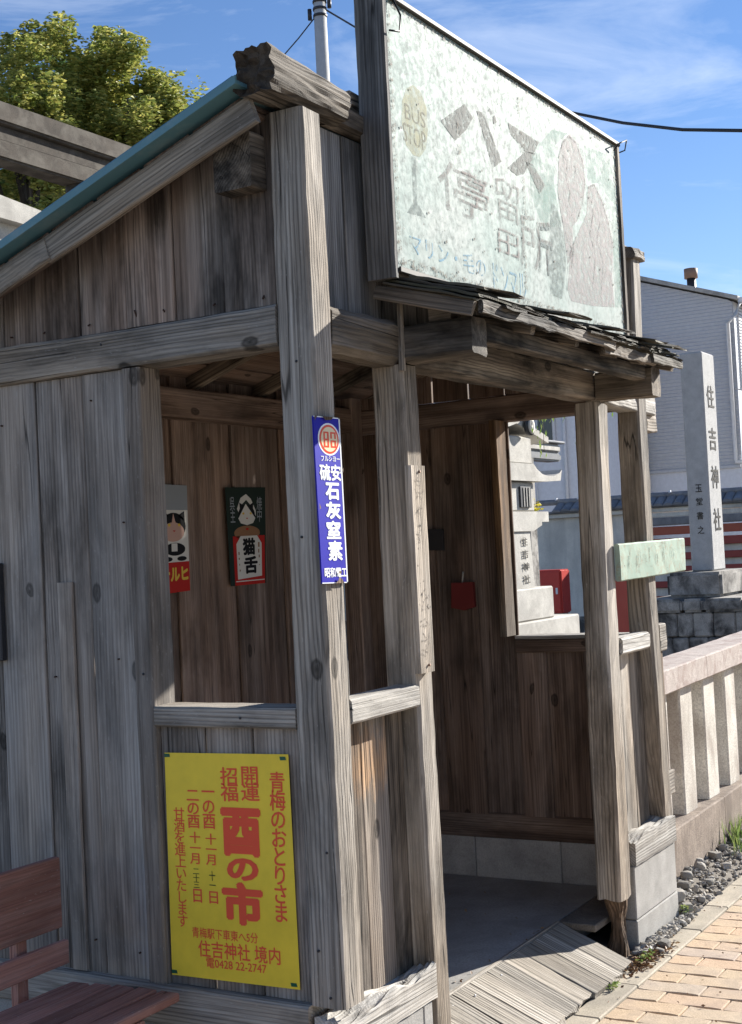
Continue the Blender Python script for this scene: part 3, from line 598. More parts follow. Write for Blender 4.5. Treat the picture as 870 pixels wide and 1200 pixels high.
# rails (window sills)
bar('window_rail', 0.0, 0.096, 0.107, 0.570, 1.058, 1.112, 'Y', GREY, sh, n=12, label='grey window rail above the yellow poster')
bar('window_rail', 0.099, 0.466, -0.004, 0.075, 1.062, 1.125, 'X', PALE, sh, n=12, ch=.006, label='bleached rail between corner post and doorway post')
bar('window_rail', 2.10, 2.415, -0.004, 0.07, 1.060, 1.128, 'X', PALE, sh, n=12, ch=.010, jag1=.012, label='bleached rail right of the doorway')
bar('window_rail', 2.44, 2.55, 0.10, 0.60, 1.045, 1.102, 'Y', BROWN, sh, n=10, label='rail under the far window')
bar('window_rail', 2.435, 2.56, 0.10, 0.60, 1.104, 1.118, 'Y', PALE, sh, n=10)
def cut(o, fn):
    M = WM[o]; inv = M.inverted()
    for v in o.data.vertices:
        p = M @ v.co; lim = fn(p)
        if p.z > lim: p.z = lim; v.co = inv @ p
# wall boards: left end wall
def board(x0, x1, y0, y1, z0, z1, mat, label=None, n=8, **kw):
    o = bar('wall_board', x0, x1, y0, y1, z0, z1, 'Z', mat, sh, n=n, ch=.003, jit=.0008, **kw)
    if label: o['label'] = label
    return o
ys = [0.632, 0.796, 0.978, 1.152, 1.33, 1.53]
for i in range(5): board(0.018 + .004 * (i % 2), 0.040, ys[i] + .002, ys[i + 1] - .002, ZS + .001, 2.045, (GREYB, GREYC, GREYB, GREYC, GREYB)[i], n=12)
bar('patch_board', 0.006, 0.017, 0.858, 0.912, 0.362, 1.46, 'Z', GREYB, sh, n=10, label='narrow grey patch board nailed over the left wall')
ys = [0.107, 0.262, 0.418, 0.571]
for i in range(3): board(0.024, 0.044, ys[i] + .002, ys[i + 1] - .002, ZS + .001, 1.057, GREYC, n=8)
ys = [0.108, 0.278, 0.446, 0.616, 0.79, 0.956, 1.088, 1.26, 1.43, 1.6]
for i in range(9):
    zt = 2.63 - 0.35 * (ys[i] + ys[i + 1]) / 2 + .02
    cut(board(0.012 + .006 * (i % 2), 0.034, ys[i] + .002, ys[i + 1] - .0015, 2.157, zt + .09, GABLE, n=8), lambda p: 2.694 - .35 * p.y)
bar('purlin_end', -0.055, 0.011, 0.125, 0.245, 2.455, 2.60, 'X', CANOPY, sh, n=5, ch=.004, rag=.001, label='dark purlin end beside the top of the corner post')
# back wall and far end wall
x = 0.11; i = 0; rng = random.Random(21)
while x < 2.35:
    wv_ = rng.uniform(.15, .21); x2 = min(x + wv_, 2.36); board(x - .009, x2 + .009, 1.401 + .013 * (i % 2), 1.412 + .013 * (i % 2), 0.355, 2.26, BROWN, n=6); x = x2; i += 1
ys = [0.10, 0.30, 0.472, 0.600, 0.780, 0.963, 1.15, 1.32]
for i in range(7):
    top = 1.044 if ys[i] < 0.59 else 2.037
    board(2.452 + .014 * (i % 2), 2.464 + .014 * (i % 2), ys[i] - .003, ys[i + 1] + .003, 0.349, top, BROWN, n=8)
ys = [0.10, 0.245, 0.42, 0.600, 0.772, 0.950, 1.13, 1.32, 1.5]
for i in range(8):
    g = .0035 if 2 < i < 7 else .0012
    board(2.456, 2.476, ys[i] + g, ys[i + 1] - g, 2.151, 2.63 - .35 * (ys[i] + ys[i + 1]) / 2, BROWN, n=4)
# front panels
for (a, b, m_) in ((0.10, 0.232, SCORCH), (0.234, 0.372, SCORCH), (0.374, 0.466, CANOPY)): board(a, b, 0.058, 0.074, 0.33, 1.062, m_, n=10)
for (a, b, m_) in ((2.10, 0, ORANGE), (2.20, 0, GREY), (2.33, 0, CANOPY)): board(a, a + (.098 if a < 2.15 else .128 if a < 2.3 else .14), 0.058, 0.074, 0.33, 1.060, m_, n=10)
for i in range(12):
    x0 = 0.10 + i * 0.198
    if x0 < 2.42: board(x0 + .0015, min(x0 + .1965, 2.45), 0.066 - .004 * (i % 2), 0.084, 2.157, 2.655, BLUEB, n=6)
# ridge log: thick splintered left end, thin dark remainder
def rough_log(name, p0, p1, r0, r1, mat, seed, seg=14, n=26, jagend=0.04, label=None, flat=None):
    M, ln = frame(p0, p1, (0, 1, 0)); vs = []; fs = []
    for i in range(n + 1):
        t = i / n; z = (t - .5) * ln; r = r0 + (r1 - r0) * t
        for q in range(seg):
            a = 2 * math.pi * q / seg; ca, sa = math.cos(a), math.sin(a)
            f = 1 / max(abs(ca), abs(sa)) ** 0.6
            w_ = 1 + .04 * noise.noise(Vector((ca * 16 + seed, sa * 16, z * 9))) + .16 * noise.noise(Vector((ca * 2.2 + seed, sa * 2.2, z * 3))) + .10 * noise.noise(Vector((ca * 7 + seed, sa * 7, z * 10)))
            zz = z
            if i == 0: zz += jagend * (noise.noise(Vector((ca * 3, sa * 3, seed))) + .22 * noise.noise(Vector((ca * 12, sa * 12, seed))))
            if i == n: zz -= jagend * abs(noise.noise(Vector((ca * 5, sa * 5, seed + 3)))) * 2
            vs.append((ca * r * f * w_, sa * r * f * w_, zz))
    for i in range(n):
        for q in range(seg): a = i * seg + q; b = i * seg + (q + 1) % seg; fs.append((a, b, b + seg, a + seg))
    # end caps sunk with a centre vertex
    caps = []
    for e, sg_, z0 in ((0, 1, -ln / 2), (n, -1, ln / 2)):
        prev = [e * seg + q for q in range(seg)]
        for fr in (.8, .6, .4, .2):
            cur = []
            for q in range(seg):
                p = vs[e * seg + q]; d = noise.noise(Vector((p[0] * fr * 30 + seed, p[1] * fr * 60, seed))); cur.append(len(vs)); vs.append((p[0] * fr, p[1] * fr, z0 + sg_ * jagend * (.5 + .8 * d)))
            for q in range(seg): caps.append(len(fs)); fs.append((prev[q], cur[q], cur[(q + 1) % seg], prev[(q + 1) % seg]) if e == 0 else (prev[q], prev[(q + 1) % seg], cur[(q + 1) % seg], cur[q]))
            prev = cur
        caps.append(len(fs)); fs.append(tuple(prev) if e else tuple(reversed(prev)))
    me = mesh(name, vs, fs); me.materials.append(mat); me.materials.append(ROTEND)
    for k_ in caps: me.polygons[k_].material_index = 1
    o = link(name, me, None, sh, M)
    if label: o['label'] = label
    return o
rough_log('ridge_log', (-0.125, 0.055, 2.722), (0.245, 0.045, 2.712), 0.060, 0.050, LOG, 4.2, seg=36, n=40, jagend=.032, label='thick splintered end of the ridge log on the corner post')
rough_log('ridge_log', (0.20, 0.06, 2.695), (2.50, 0.06, 2.69), 0.034, 0.032, CANOPY, 8.1, seg=10, n=30, jagend=.02, label='thinner dark remainder of the ridge log')
bar('beam_end', 0.36, 0.47, 0.06, 0.12, 2.755, 2.80, 'X', CANOPY, sh, n=6, rag=.003)
# roof
def ry(Y, d): return d - 0.35 * Y
roof = prism('roof', [(0.095, ry(.095, 2.732)), (1.80, ry(1.8, 2.732)), (1.80, ry(1.8, 2.722)), (0.095, ry(.095, 2.722))], -0.15, 2.66, TEAL, sh, 'X'); roof['label'] = 'teal painted metal roof sheet'
for i in range(15):
    X = -0.148 + i * 0.2; tube('roof_rib', [(X, .10, ry(.10, 2.737)), (X, 1.8, ry(1.8, 2.737))], .008, TEAL, roof, 6)
o = prism('drip_edge', [(0.09, ry(.09, 2.738)), (1.80, ry(1.8, 2.738)), (1.80, ry(1.8, 2.717)), (0.09, ry(.09, 2.717))], -0.158, -0.151, TEAL, roof, 'X')
for i in range(10):
    Y0 = 0.12 + i * 0.168
    timber('roof_board', (-0.09, Y0 + .08, ry(Y0 + .08, 2.708)), (2.60, Y0 + .08, ry(Y0 + .08, 2.708)), 0.165, 0.016, BROWN, sh, (0, 1, -0.35), n=4, ch=.002)
for X in (0.42, 0.86, 1.30, 1.74, 2.16): timber('rafter', (X, 0.12, ry(.12, 2.672)), (X, 1.7, ry(1.7, 2.672)), 0.055, 0.04, CANOPY, sh, (0, 0, 1), n=6, ch=.003)
timber('barge_board', (-0.092, 0.082, ry(.082, 2.664)), (-0.092, 0.80, ry(.80, 2.664)), 0.074, 0.022, GREY, sh, (0, .35, 1), n=24, ch=.004, jit=.0015, label='grey barge board under the edge of the roof')
timber('barge_board', (-0.100, 0.79, ry(.79, 2.668)), (-0.100, 1.78, ry(1.78, 2.660)), 0.070, 0.020, GREY, sh, (0, .35, 1), n=24, ch=.004, jit=.003, rag=.002, label='lower, more ragged length of barge board')
timber('barge_board', (2.60, 0.10, ry(.10, 2.664)), (2.60, 1.78, ry(1.78, 2.664)), 0.074, 0.022, GREY, sh, (0, .35, 1), n=10, ch=.004)
timber('soffit_board', (-0.035, 0.12, ry(.12, 2.690)), (-0.035, 1.75, ry(1.75, 2.690)), 0.10, 0.010, BROWN, sh, (1, 0, 0), n=8, ch=.002)
# canopy
can = link('canopy', mesh('canopy', [(0, 0, 0)], []), None, sh, Matrix.Translation((1.25, -.12, 2.2))); 
bpy.data.objects.remove(can)
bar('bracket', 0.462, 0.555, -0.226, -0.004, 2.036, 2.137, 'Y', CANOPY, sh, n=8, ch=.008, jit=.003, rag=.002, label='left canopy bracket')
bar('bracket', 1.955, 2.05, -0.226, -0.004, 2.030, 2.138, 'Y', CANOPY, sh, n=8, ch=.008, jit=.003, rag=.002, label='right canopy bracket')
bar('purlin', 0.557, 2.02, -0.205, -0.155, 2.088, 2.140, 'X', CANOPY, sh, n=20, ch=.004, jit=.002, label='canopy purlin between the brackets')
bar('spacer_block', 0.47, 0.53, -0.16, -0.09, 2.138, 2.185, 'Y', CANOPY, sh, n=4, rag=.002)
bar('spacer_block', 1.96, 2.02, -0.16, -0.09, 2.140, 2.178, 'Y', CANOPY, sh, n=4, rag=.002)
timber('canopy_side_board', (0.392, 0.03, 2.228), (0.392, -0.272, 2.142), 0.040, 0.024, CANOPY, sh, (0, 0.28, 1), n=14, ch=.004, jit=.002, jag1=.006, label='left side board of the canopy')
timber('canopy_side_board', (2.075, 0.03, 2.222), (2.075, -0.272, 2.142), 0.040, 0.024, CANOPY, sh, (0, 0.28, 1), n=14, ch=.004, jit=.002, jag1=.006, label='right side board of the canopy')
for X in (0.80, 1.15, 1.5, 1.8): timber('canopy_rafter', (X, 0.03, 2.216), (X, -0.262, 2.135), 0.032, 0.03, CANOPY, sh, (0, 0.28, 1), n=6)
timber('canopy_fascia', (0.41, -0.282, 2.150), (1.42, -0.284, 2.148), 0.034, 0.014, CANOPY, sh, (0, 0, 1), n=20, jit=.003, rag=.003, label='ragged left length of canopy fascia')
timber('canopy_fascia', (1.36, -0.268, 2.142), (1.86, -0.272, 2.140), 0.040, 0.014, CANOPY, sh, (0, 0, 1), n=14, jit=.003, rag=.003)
timber('canopy_fascia', (1.80, -0.285, 2.146), (2.11, -0.288, 2.145), 0.034, 0.014, SHINGLE, sh, (0, 0, 1), n=10, jit=.003, rag=.003)
rng = random.Random(44)
for layer in range(3):
    x = 0.375 + 0.02 * layer
    while x < 2.09:
        wv_ = rng.uniform(.10, .24); x2 = min(x + wv_, 2.14 + rng.uniform(-.02, .02))
        y1 = -0.300 + rng.uniform(-.012, .02) + layer * 0.012; y0 = 0.0
        zz = 2.248 + layer * .009 + rng.uniform(0, .004)
        timber('shingle', ((x + x2) / 2, y0, zz), ((x + x2) / 2, y1, zz - 0.285 * (y0 - y1)), x2 - x - .002, .0075, SHINGLE, sh, (1, 0, 0), n=8, ch=.002, jit=.003, jag1=.016, rag=.0025)
        x = x2
for X, wv_, yy in ((0.42, .26, -.30), (0.95, .18, -.325), (1.36, .16, -.33), (1.72, .14, -.33), (1.95, .16, -.32)):
    timber('shingle', (X + wv_ / 2, -.06, 2.268), (X + wv_ / 2, yy, 2.268 - .27 * (-.06 - yy)), wv_, .008, SHINGLE, sh, (1, 0, .02), n=8, jit=.004, jag1=.02, rag=.003)
rv = []; rf = []
# nails
for (X, Y, Z, ax) in ((0.0, .05, 2.0, 'X'), (0.0, .06, 1.55, 'X'), (0.0, .03, .75, 'X'), (0.0, .07, .5, 'X'), (0.0, .60, 1.2, 'X'), (.10, .0, 1.1, 'Y'), (0.0, .04, .385, 'X'), (.0, .3, 2.1, 'X'), (.0, .7, 2.12, 'X'), (0.0, .28, 1.085, 'X')):
    d = Vector((-.003, 0, 0)) if ax == 'X' else Vector((0, -.005, 0)); p = Vector((X, Y, Z)); tube('nail_head', [p - d, p + d], .0035, DARKM, sh, 8)
nr = random.Random(31)
for Y in [0.15, 0.31, 0.48, 0.58, 0.75, 0.92, 1.05]:
    tube('nail_head', [Vector((0.006, Y, 2.185 + nr.uniform(-.01, .03))), Vector((0.014, Y, 2.185))], .0026, RUSTN, sh, 6)
for Y, z_ in [(0.67, .43), (0.83, .45), (1.01, .41), (.70, 1.24), (.94, 1.19), (1.11, 1.93), (.76, 1.97), (.66, 1.62)]:
    tube('nail_head', [Vector((0.012, Y, z_)), Vector((0.020, Y, z_))], .0026, RUSTN, sh, 6)
for X, Y in ((.68, .18), (.80, .15), (.93, .19), (1.05, .17), (1.27, .18), (1.42, .19)): tube('nail_head', [Vector((X, Y, .055)), Vector((X, Y, .066))], .003, WHITE, sh, 6)
# ramp
for i in range(10):
    x0 = 0.60 + i * 0.128; d = random.Random(i).uniform(-.012, .012); sk = 0.0
    timber('ramp_board', (x0 + .064, 0.222, 0.069), (x0 + .060, -0.062 + d, -0.047), 0.1272, 0.022, RAMPW, sh, (1, 0, 0), n=14, ch=.002, jit=.0010, jag1=.016, rag=.0008)
bar('ramp_bearer', 0.62, 1.86, 0.10, 0.16, -0.055, 0.0, 'X', CANOPY, sh, n=6)
# dark slot at the left edge: its shade is drawn as a dark plate
tag(box('dark_recess_plate', -0.006, 0.016, 1.126, 1.42, 1.238, 1.525, DARKM, None, .003), 'dark rectangular plate standing in for a shaded slot in the grey wall at the left edge', 'plate')

# ------------------------------------------------------------------ signboard over the canopy
X0, X1, Z0, Z1, SY = (0.392, 2.202, 2.287, 3.048, -0.045)
sg = thing('signboard', ((X0 + X1) / 2, SY, Z0), 'big faded mint green and white painted signboard above the canopy', 'signboard')
box('panel', X0, X1, SY, SY + .012, Z0, Z1, SIGNP, sg, 0)
SP = Panel((X0, SY, Z1), (X1, SY, Z1), (X1, SY, Z0), (X0, SY, Z0), .0004)
bar('frame_board', X0 - .028, X0 - .002, SY - .004, SY + .088, Z0 - .03, Z1 + .06, 'Z', BLUEB, sg, n=24, jit=.0015)
bar('frame_board', X1 + .002, X1 + .034, SY - .008, SY + .06, Z0 - .03, Z1 + .012, 'Z', CANOPY, sg, n=24, jit=.0015, label='dark right frame board')
bar('frame_board', X0, X1, SY + .016, SY + .06, Z1 - .03, Z1 + .006, 'X', GREY, sg, n=20)
bar('frame_board', X0, X1, SY + .016, SY + .06, Z0 - .02, Z0 + .02, 'X', GREY, sg, n=20)
box('metal_edge', X0, X1 + .036, SY - .012, SY + .016, Z1 + .001, Z1 + .018, FRAMEM, sg, .003)
box('metal_edge', X0, X1, SY - .008, SY - .001, Z0 - .012, Z0 + .004, FRAMEM, sg, .002)
SP.polys('green_ground', [[(0.534, 0.297), (0.649, 0.118), (0.731, 0.089), (0.661, 0.185), (0.644, 0.37), (0.67, 0.563), (0.576, 0.603), (0.525, 0.471)], [(0.814, 0.101), (0.96, 0.069), (0.989, 0.199), (0.989, 0.841), (0.95, 0.853), (0.963, 0.309), (0.893, 0.247), (0.829, 0.278)]], SIGNGN, sg, 1)
SP.polys('painted_figure', [[(0.678, 0.22), (0.703, 0.139), (0.739, 0.089), (0.776, 0.106), (0.809, 0.18), (0.814, 0.285), (0.796, 0.386), (0.759, 0.495), (0.728, 0.538), (0.73, 0.657), (0.693, 0.731), (0.679, 0.559), (0.661, 0.406)], [(0.685, 0.852), (0.713, 0.664), (0.748, 0.575), (0.81, 0.442), (0.828, 0.294), (0.865, 0.264), (0.903, 0.321), (0.937, 0.417), (0.958, 0.536), (0.941, 0.703), (0.946, 0.854), (0.817, 0.888), (0.699, 0.901)]], SIGNPK, sg, 2)
SP.polys('painted_figure_shade', [[(0.626, 0.466), (0.653, 0.482), (0.678, 0.574), (0.686, 0.733), (0.654, 0.906), (0.597, 0.903), (0.6, 0.708)]], SIGNTEAL, sg, 3)
SP.polys('bus_stop_disc', [[(0.034, 0.437)] + [(0.039, 0.363), (0.054, 0.306), (0.079, 0.275), (0.104, 0.284), (0.121, 0.336), (0.123, 0.421), (0.112, 0.5), (0.09, 0.545), (0.067, 0.55), (0.045, 0.524)]], SIGNYE, sg, 1)
def ribbon(pts, w_):
    out = []
    for k_ in range(len(pts) - 1):
        (u0, v0), (u1, v1) = pts[k_], pts[k_ + 1]; du, dv = (u1 - u0) * 2.4, (v1 - v0); l_ = math.hypot(du, dv) or 1; nu, nv = -dv / l_ * w_ / 2.4, du / l_ * w_
        out.append([(u0 - nu, v0 - nv), (u1 - nu, v1 - nv), (u1 + nu, v1 + nv), (u0 + nu, v0 + nv)])
    return out
SP.polys('painted_outline', sum([ribbon(l_, .0045) for l_ in ([(0.677, 0.235), (0.703, 0.15), (0.738, 0.097), (0.776, 0.109), (0.809, 0.184), (0.814, 0.285), (0.796, 0.386), (0.759, 0.495)], [(0.699, 0.208), (0.722, 0.226), (0.711, 0.307), (0.73, 0.372), (0.709, 0.457)], [(0.667, 0.402), (0.677, 0.501), (0.7, 0.61), (0.73, 0.657), (0.712, 0.739)], [(0.812, 0.41), (0.827, 0.304), (0.865, 0.267), (0.903, 0.321), (0.937, 0.417), (0.954, 0.538)], [(0.748, 0.575), (0.713, 0.664), (0.694, 0.76), (0.685, 0.852)], [(0.843, 0.334), (0.85, 0.424), (0.826, 0.527), (0.851, 0.626), (0.828, 0.773)], [(0.89, 0.437), (0.865, 0.542), (0.894, 0.656), (0.873, 0.789)], [(0.747, 0.228), (0.768, 0.235), (0.759, 0.27)])], []), ink('faded_outline_white', (0.15, 0.135, 0.135), 1.0, 60, lo=.40, hi=.6, maxa=.6), sg, 8)
BSINK = ink('faded_bus_stop_letter', (0.14, 0.14, 0.10), 1.0, 50, lo=.34, hi=.56, maxa=.85)
text(SP, 'BUS', *(0.047, 0.362), *(0.115, 0.422), BSINK, sg, 0.0, 2, vertical=False)
text(SP, 'STOP', *(0.038, 0.438), *(0.113, 0.512), BSINK, sg, 0.0, 2, vertical=False)
SP.polys('bus_stop_pole', [[(0.061, 0.557), (0.075, 0.555), (0.074, 0.735), (0.059, 0.735)], [(0.037, 0.781), (0.057, 0.736), (0.076, 0.732), (0.101, 0.773)]], SIGNTEAL, sg, 1)
SP.polys('lettering', [[(0.169, 0.359), (0.264, 0.234), (0.294, 0.273), (0.266, 0.338), (0.22, 0.409)], [(0.31, 0.234), (0.338, 0.225), (0.404, 0.396), (0.365, 0.446)], [(0.357, 0.206), (0.366, 0.188), (0.378, 0.207), (0.369, 0.22)], [(0.374, 0.223), (0.385, 0.208), (0.392, 0.234), (0.378, 0.25)],
    [(0.441, 0.207), (0.58, 0.215), (0.552, 0.287), (0.513, 0.295), (0.447, 0.251)], [(0.513, 0.295), (0.562, 0.275), (0.5, 0.402), (0.468, 0.424), (0.428, 0.411)], [(0.51, 0.341), (0.544, 0.334), (0.599, 0.403), (0.569, 0.458)]], SIGNDK, sg, 3)
SIGNFT = ink('ghost_sign_letter', (0.12, 0.095, 0.095), 1.0, 44, lo=.38, hi=.60, maxa=.62)
text(SP, '停', *(0.148, 0.504), *(0.334, 0.707), SIGNFT, sg, .0, 3, vertical=False); text(SP, '亭', *(0.237, 0.505), *(0.342, 0.651), SIGNBR, sg, 0, 5, vertical=False)
text(SP, '留', *(0.368, 0.466), *(0.473, 0.647), SIGNFT, sg, .0, 4, vertical=False); text(SP, '田', *(0.37, 0.692), *(0.459, 0.801), SIGNBR, sg, 0, 5, vertical=False)
text(SP, '所', *(0.463, 0.569), *(0.618, 0.819), SIGNFT, sg, .0, 4, vertical=False); text(SP, '斤', *(0.547, 0.587), *(0.618, 0.822), ink('faded_sign_teal_letter', (0.08, 0.125, 0.13), 1.0, 40, lo=.38, hi=.56, maxa=.85), sg, 0, 5, vertical=False)
text(SP, 'マリン・毛の', *(0.041, 0.85), *(0.313, 0.93), SIGNBL, sg, 0, 2, vertical=False, shear=0)
text(SP, 'ドンマル', *(0.342, 0.851), *(0.483, 0.974), SIGNBL, sg, 0, 2, vertical=False)
GRIME = ink('rusty_sign_grime', (0.10, 0.075, 0.055), 1.0, 70, lo=.50, hi=.62, maxa=.85)
SP.polys('grime', [[(0, .955), (0, 1), (1, 1), (1, .955)], [(0, 0), (0, 1), (.012, 1), (.012, 0)], [(.985, 0), (.985, 1), (1, 1), (1, 0)], [(0, 0), (0, .022), (1, .022), (1, 0)]] + [[(0.488, 0.043), (0.497, 0.038), (0.495, 0.137), (0.486, 0.142)], [(0.49, 0.216), (0.51, 0.215), (0.509, 0.311), (0.491, 0.314)], [(0.491, 0.418), (0.502, 0.412), (0.501, 0.635), (0.487, 0.641)], [(0.482, 0.726), (0.491, 0.723), (0.489, 0.917), (0.477, 0.921)], [(0.349, 0.012), (0.375, 0.011), (0.374, 0.03), (0.351, 0.032)], [(0.227, 0.316), (0.244, 0.351), (0.237, 0.457), (0.225, 0.463)]], GRIME, sg, 6)
SPOT = ink('sign_chip', (0.06, 0.048, 0.04)); gr_ = random.Random(5); lst = []
for q in range(70):
    u_, v_ = gr_.random(), gr_.random(); a_ = gr_.uniform(.0008, .0030); lst.append([(u_ - a_, v_), (u_ - a_ * .3, v_ + a_ * 3), (u_ + a_, v_ + a_ * 1.2), (u_ + a_ * .5, v_ - a_ * 2.2)])
SP.polys('paint_chips', lst, SPOT, sg, 7)
tube('wire_loop', [(X0 + .02, SY - .005, Z1 + .02), (X0 + .05, SY - .02, Z1 - .04), (X0 + .04, SY - .02, Z1 - .09), (X0 - .01, SY - .015, Z1 - .10)], .003, WIRE, sg, 6)
tube('wire_loop', [(X1 - .04, SY - .01, Z1 - .03), (X1 - .02, SY - .03, Z1 + .0), (X1 + .06, SY - .03, Z1 + .03), (X1 + .09, SY - .01, Z1 + .0), (X1 + .04, SY, Z1 - .02)], .003, WIRE, sg, 6)

# ------------------------------------------------------------------ yellow poster
def yz(p): return Vector(p)
ptl, ptr, pbr, pbl = [Vector(p) for p in [(0.014, 0.551, 0.9845), (0.014, 0.144, 0.9923), (0.014, 0.1419, 0.3899), (0.014, 0.5592, 0.383)]]
def paper(name, tl, tr, br, bl, mat, label, cat, amp=.002, thick=.0006, curl=0.0):
    P_ = Panel(tl, tr, br, bl, .0005); K = 12; vs = []; fs = []
    for j in range(K + 1):
        for i in range(K + 1):
            u, v = i / K, j / K; e = amp * (noise.noise(Vector((u * 2.3, v * 3, 5))) ); vs.append(P_.at(u, v, 0) - P_.c)
    base = len(vs)
    for j in range(K):
        for i in range(K): a = j * (K + 1) + i; fs.append((a, a + K + 1, a + K + 2, a + 1))
    me = mesh(name, vs, fs); o = link(name, me, mat, None, Matrix.Translation(P_.c)); sm = o.modifiers.new('thickness', 'SOLIDIFY'); sm.thickness = thick; sm.offset = -1
    return tag(o, label, cat), P_
po, PP = paper('yellow_poster', ptl, ptr, pbr, pbl, YELLOW, 'bright yellow poster with red handwritten lettering on the lower left wall', 'poster')
for body, u0, v0, u1, v1, bold, shr in (
    ('青梅のおとりさま', .845, .075, .965, .72, .012, -.02), ('開運', .620, .055, .765, .205, .012, 0), ('招福', .455, .060, .595, .210, .012, 0),
    ('一の酉', .300, .165, .405, .335, .012, 0), ('十一月', .315, .355, .405, .495, .012, 0), ('日', .330, .610, .400, .665, .012, 0),
    ('二の酉', .175, .165, .275, .335, .012, 0), ('十一月', .185, .350, .275, .495, .012, 0), ('日', .200, .605, .270, .665, .012, 0),
    ('甘酒を進上いたします', .060, .245, .150, .78, .004, .0)):
    text(PP, body, u0, v0, u1, v1, POSTRED, po, bold, shear=shr)
for body, u0, v0, u1, v1, bold in (('酉', .445, .235, .765, .450, .052), ('の', .480, .455, .730, .555, .045), ('市', .430, .560, .755, .750, .055)):
    text(PP, body, u0, v0, u1, v1, POSTRED, po, bold, vertical=False)
text(PP, '十一', .335, .520, .385, .585, POSTBLK, po, -.004); text(PP, '二十三', .205, .515, .255, .600, POSTBLK, po, -.004)
text(PP, '青梅駅下車東へ5分', .180, .775, .700, .822, POSTRED, po, .006, vertical=False)
text(PP, '住吉神社 境内', .225, .830, .865, .905, POSTRED, po, .010, vertical=False)
text(PP, '電0428 22-2747', .285, .905, .755, .950, POSTRED, po, .008, vertical=False)
for (u, v) in ((.02, .012), (.955, .018), (.02, .985), (.955, .982)): PP.poly('green_tape', [(u - .022, v - .008), (u - .018, v + .008), (u + .028, v + .007), (u + .022, v - .008)], GREENT, po, 2)

# ------------------------------------------------------------------ enamel sign on the corner post
ea, eb, ec, ed = [Vector(p) for p in [(-0.0296, -0.01, 1.8528), (0.097, -0.01, 1.8539), (0.099, -0.01, 1.4264), (-0.0241, -0.01, 1.4296)]]
en = thing('enamel_sign', ((ea + ec) / 2), 'narrow blue enamel sign with white characters on the corner post', 'sign')
def plate(name, a, b, c, d, th, mat, parent):
    n_ = (b - a).cross(a - d).normalized(); ctr = (a + b + c + d) / 4; vs = [p - ctr for p in (a, b, c, d)] + [p - n_ * th - ctr for p in (a, b, c, d)]
    return link(name, mesh(name, vs, [(3, 2, 1, 0), (4, 5, 6, 7), (0, 1, 5, 4), (1, 2, 6, 5), (2, 3, 7, 6), (3, 0, 4, 7)]), mat, parent, Matrix.Translation(ctr))
plate('panel', ea, eb, ec, ed, .004, BLUE, en); EP = Panel(ea, eb, ec, ed, .0004)
for r_ in ((.0, .0, 1, .006), (.955, .0, 1, 1), (0, .994, 1, 1)): EP.rect('white_border', *r_, ENWHITE, en, 1)
def disc(pn, cu_, cv, ru, rv, mat, par, k, name, inner=0): 
    K = 28; uv = [(cu_ + ru * math.cos(a * 2 * math.pi / K), cv - rv * math.sin(a * 2 * math.pi / K)) for a in range(K)]
    if not inner: return pn.poly(name, uv, mat, par, k)
    uv2 = [(cu_ + ru * inner * math.cos(a * 2 * math.pi / K), cv - rv * inner * math.sin(a * 2 * math.pi / K)) for a in range(K)]
    return pn.put(name, uv + uv2, [(i, (i + 1) % K, (i + 1) % K + K, i + K) for i in range(K)], mat, par, k)
disc(EP, .55, .135, .42, .098, ENWHITE, en, 1, 'emblem'); disc(EP, .55, .135, .37, .088, ENRED, en, 2, 'emblem'); disc(EP, .55, .135, .31, .075, ENCREAM, en, 3, 'emblem')
def strokes(pn, lst, mat, par, k, name='emblem'): pn.polys(name, [[(u0, v0), (u0, v1), (u1, v1), (u1, v0)] for u0, v0, u1, v1 in lst], mat, par, k)
strokes(EP, [(.33, .09, .39, .185), (.47, .09, .53, .185), (.39, .09, .47, .100), (.39, .132, .47, .143), (.39, .175, .47, .185), (.59, .09, .65, .130), (.65, .09, .74, .100), (.74, .09, .80, .130), (.59, .140, .65, .185), (.74, .140, .80, .185), (.65, .140, .74, .150), (.65, .175, .74, .185)], ENRED, en, 4)
EP.polys('rust_chip', [[(.28, .0), (.40, .022), (.62, .018), (.70, .0)], [(.0, .0), (.0, .03), (.10, .0)], [(.55, .985), (.48, 1), (.80, 1), (.72, .975), (.62, .965)], [(.62, .925), (.60, .94), (.70, .945), (.72, .93)], [(.0, .52), (.0, .56), (.06, .55)], [(1, .30), (.94, .315), (1, .335)]], ROT, en, 12)
text(EP, 'フルシヨー', .20, .235, .92, .268, ENWHITE, en, .02, vertical=False)
text(EP, '硫安', .12, .285, .94, .385, ENWHITE, en, .03, vertical=False)
text(EP, '石', .30, .395, .84, .500, ENWHITE, en, .045, vertical=False); text(EP, '灰', .28, .510, .86, .615, ENWHITE, en, .045, vertical=False)
text(EP, '窒', .26, .625, .82, .735, ENWHITE, en, .030, vertical=False); text(EP, '素', .28, .745, .84, .865, ENWHITE, en, .030, vertical=False)
text(EP, '昭和電工', .10, .905, .97, .965, ENWHITE, en, .03, vertical=False)

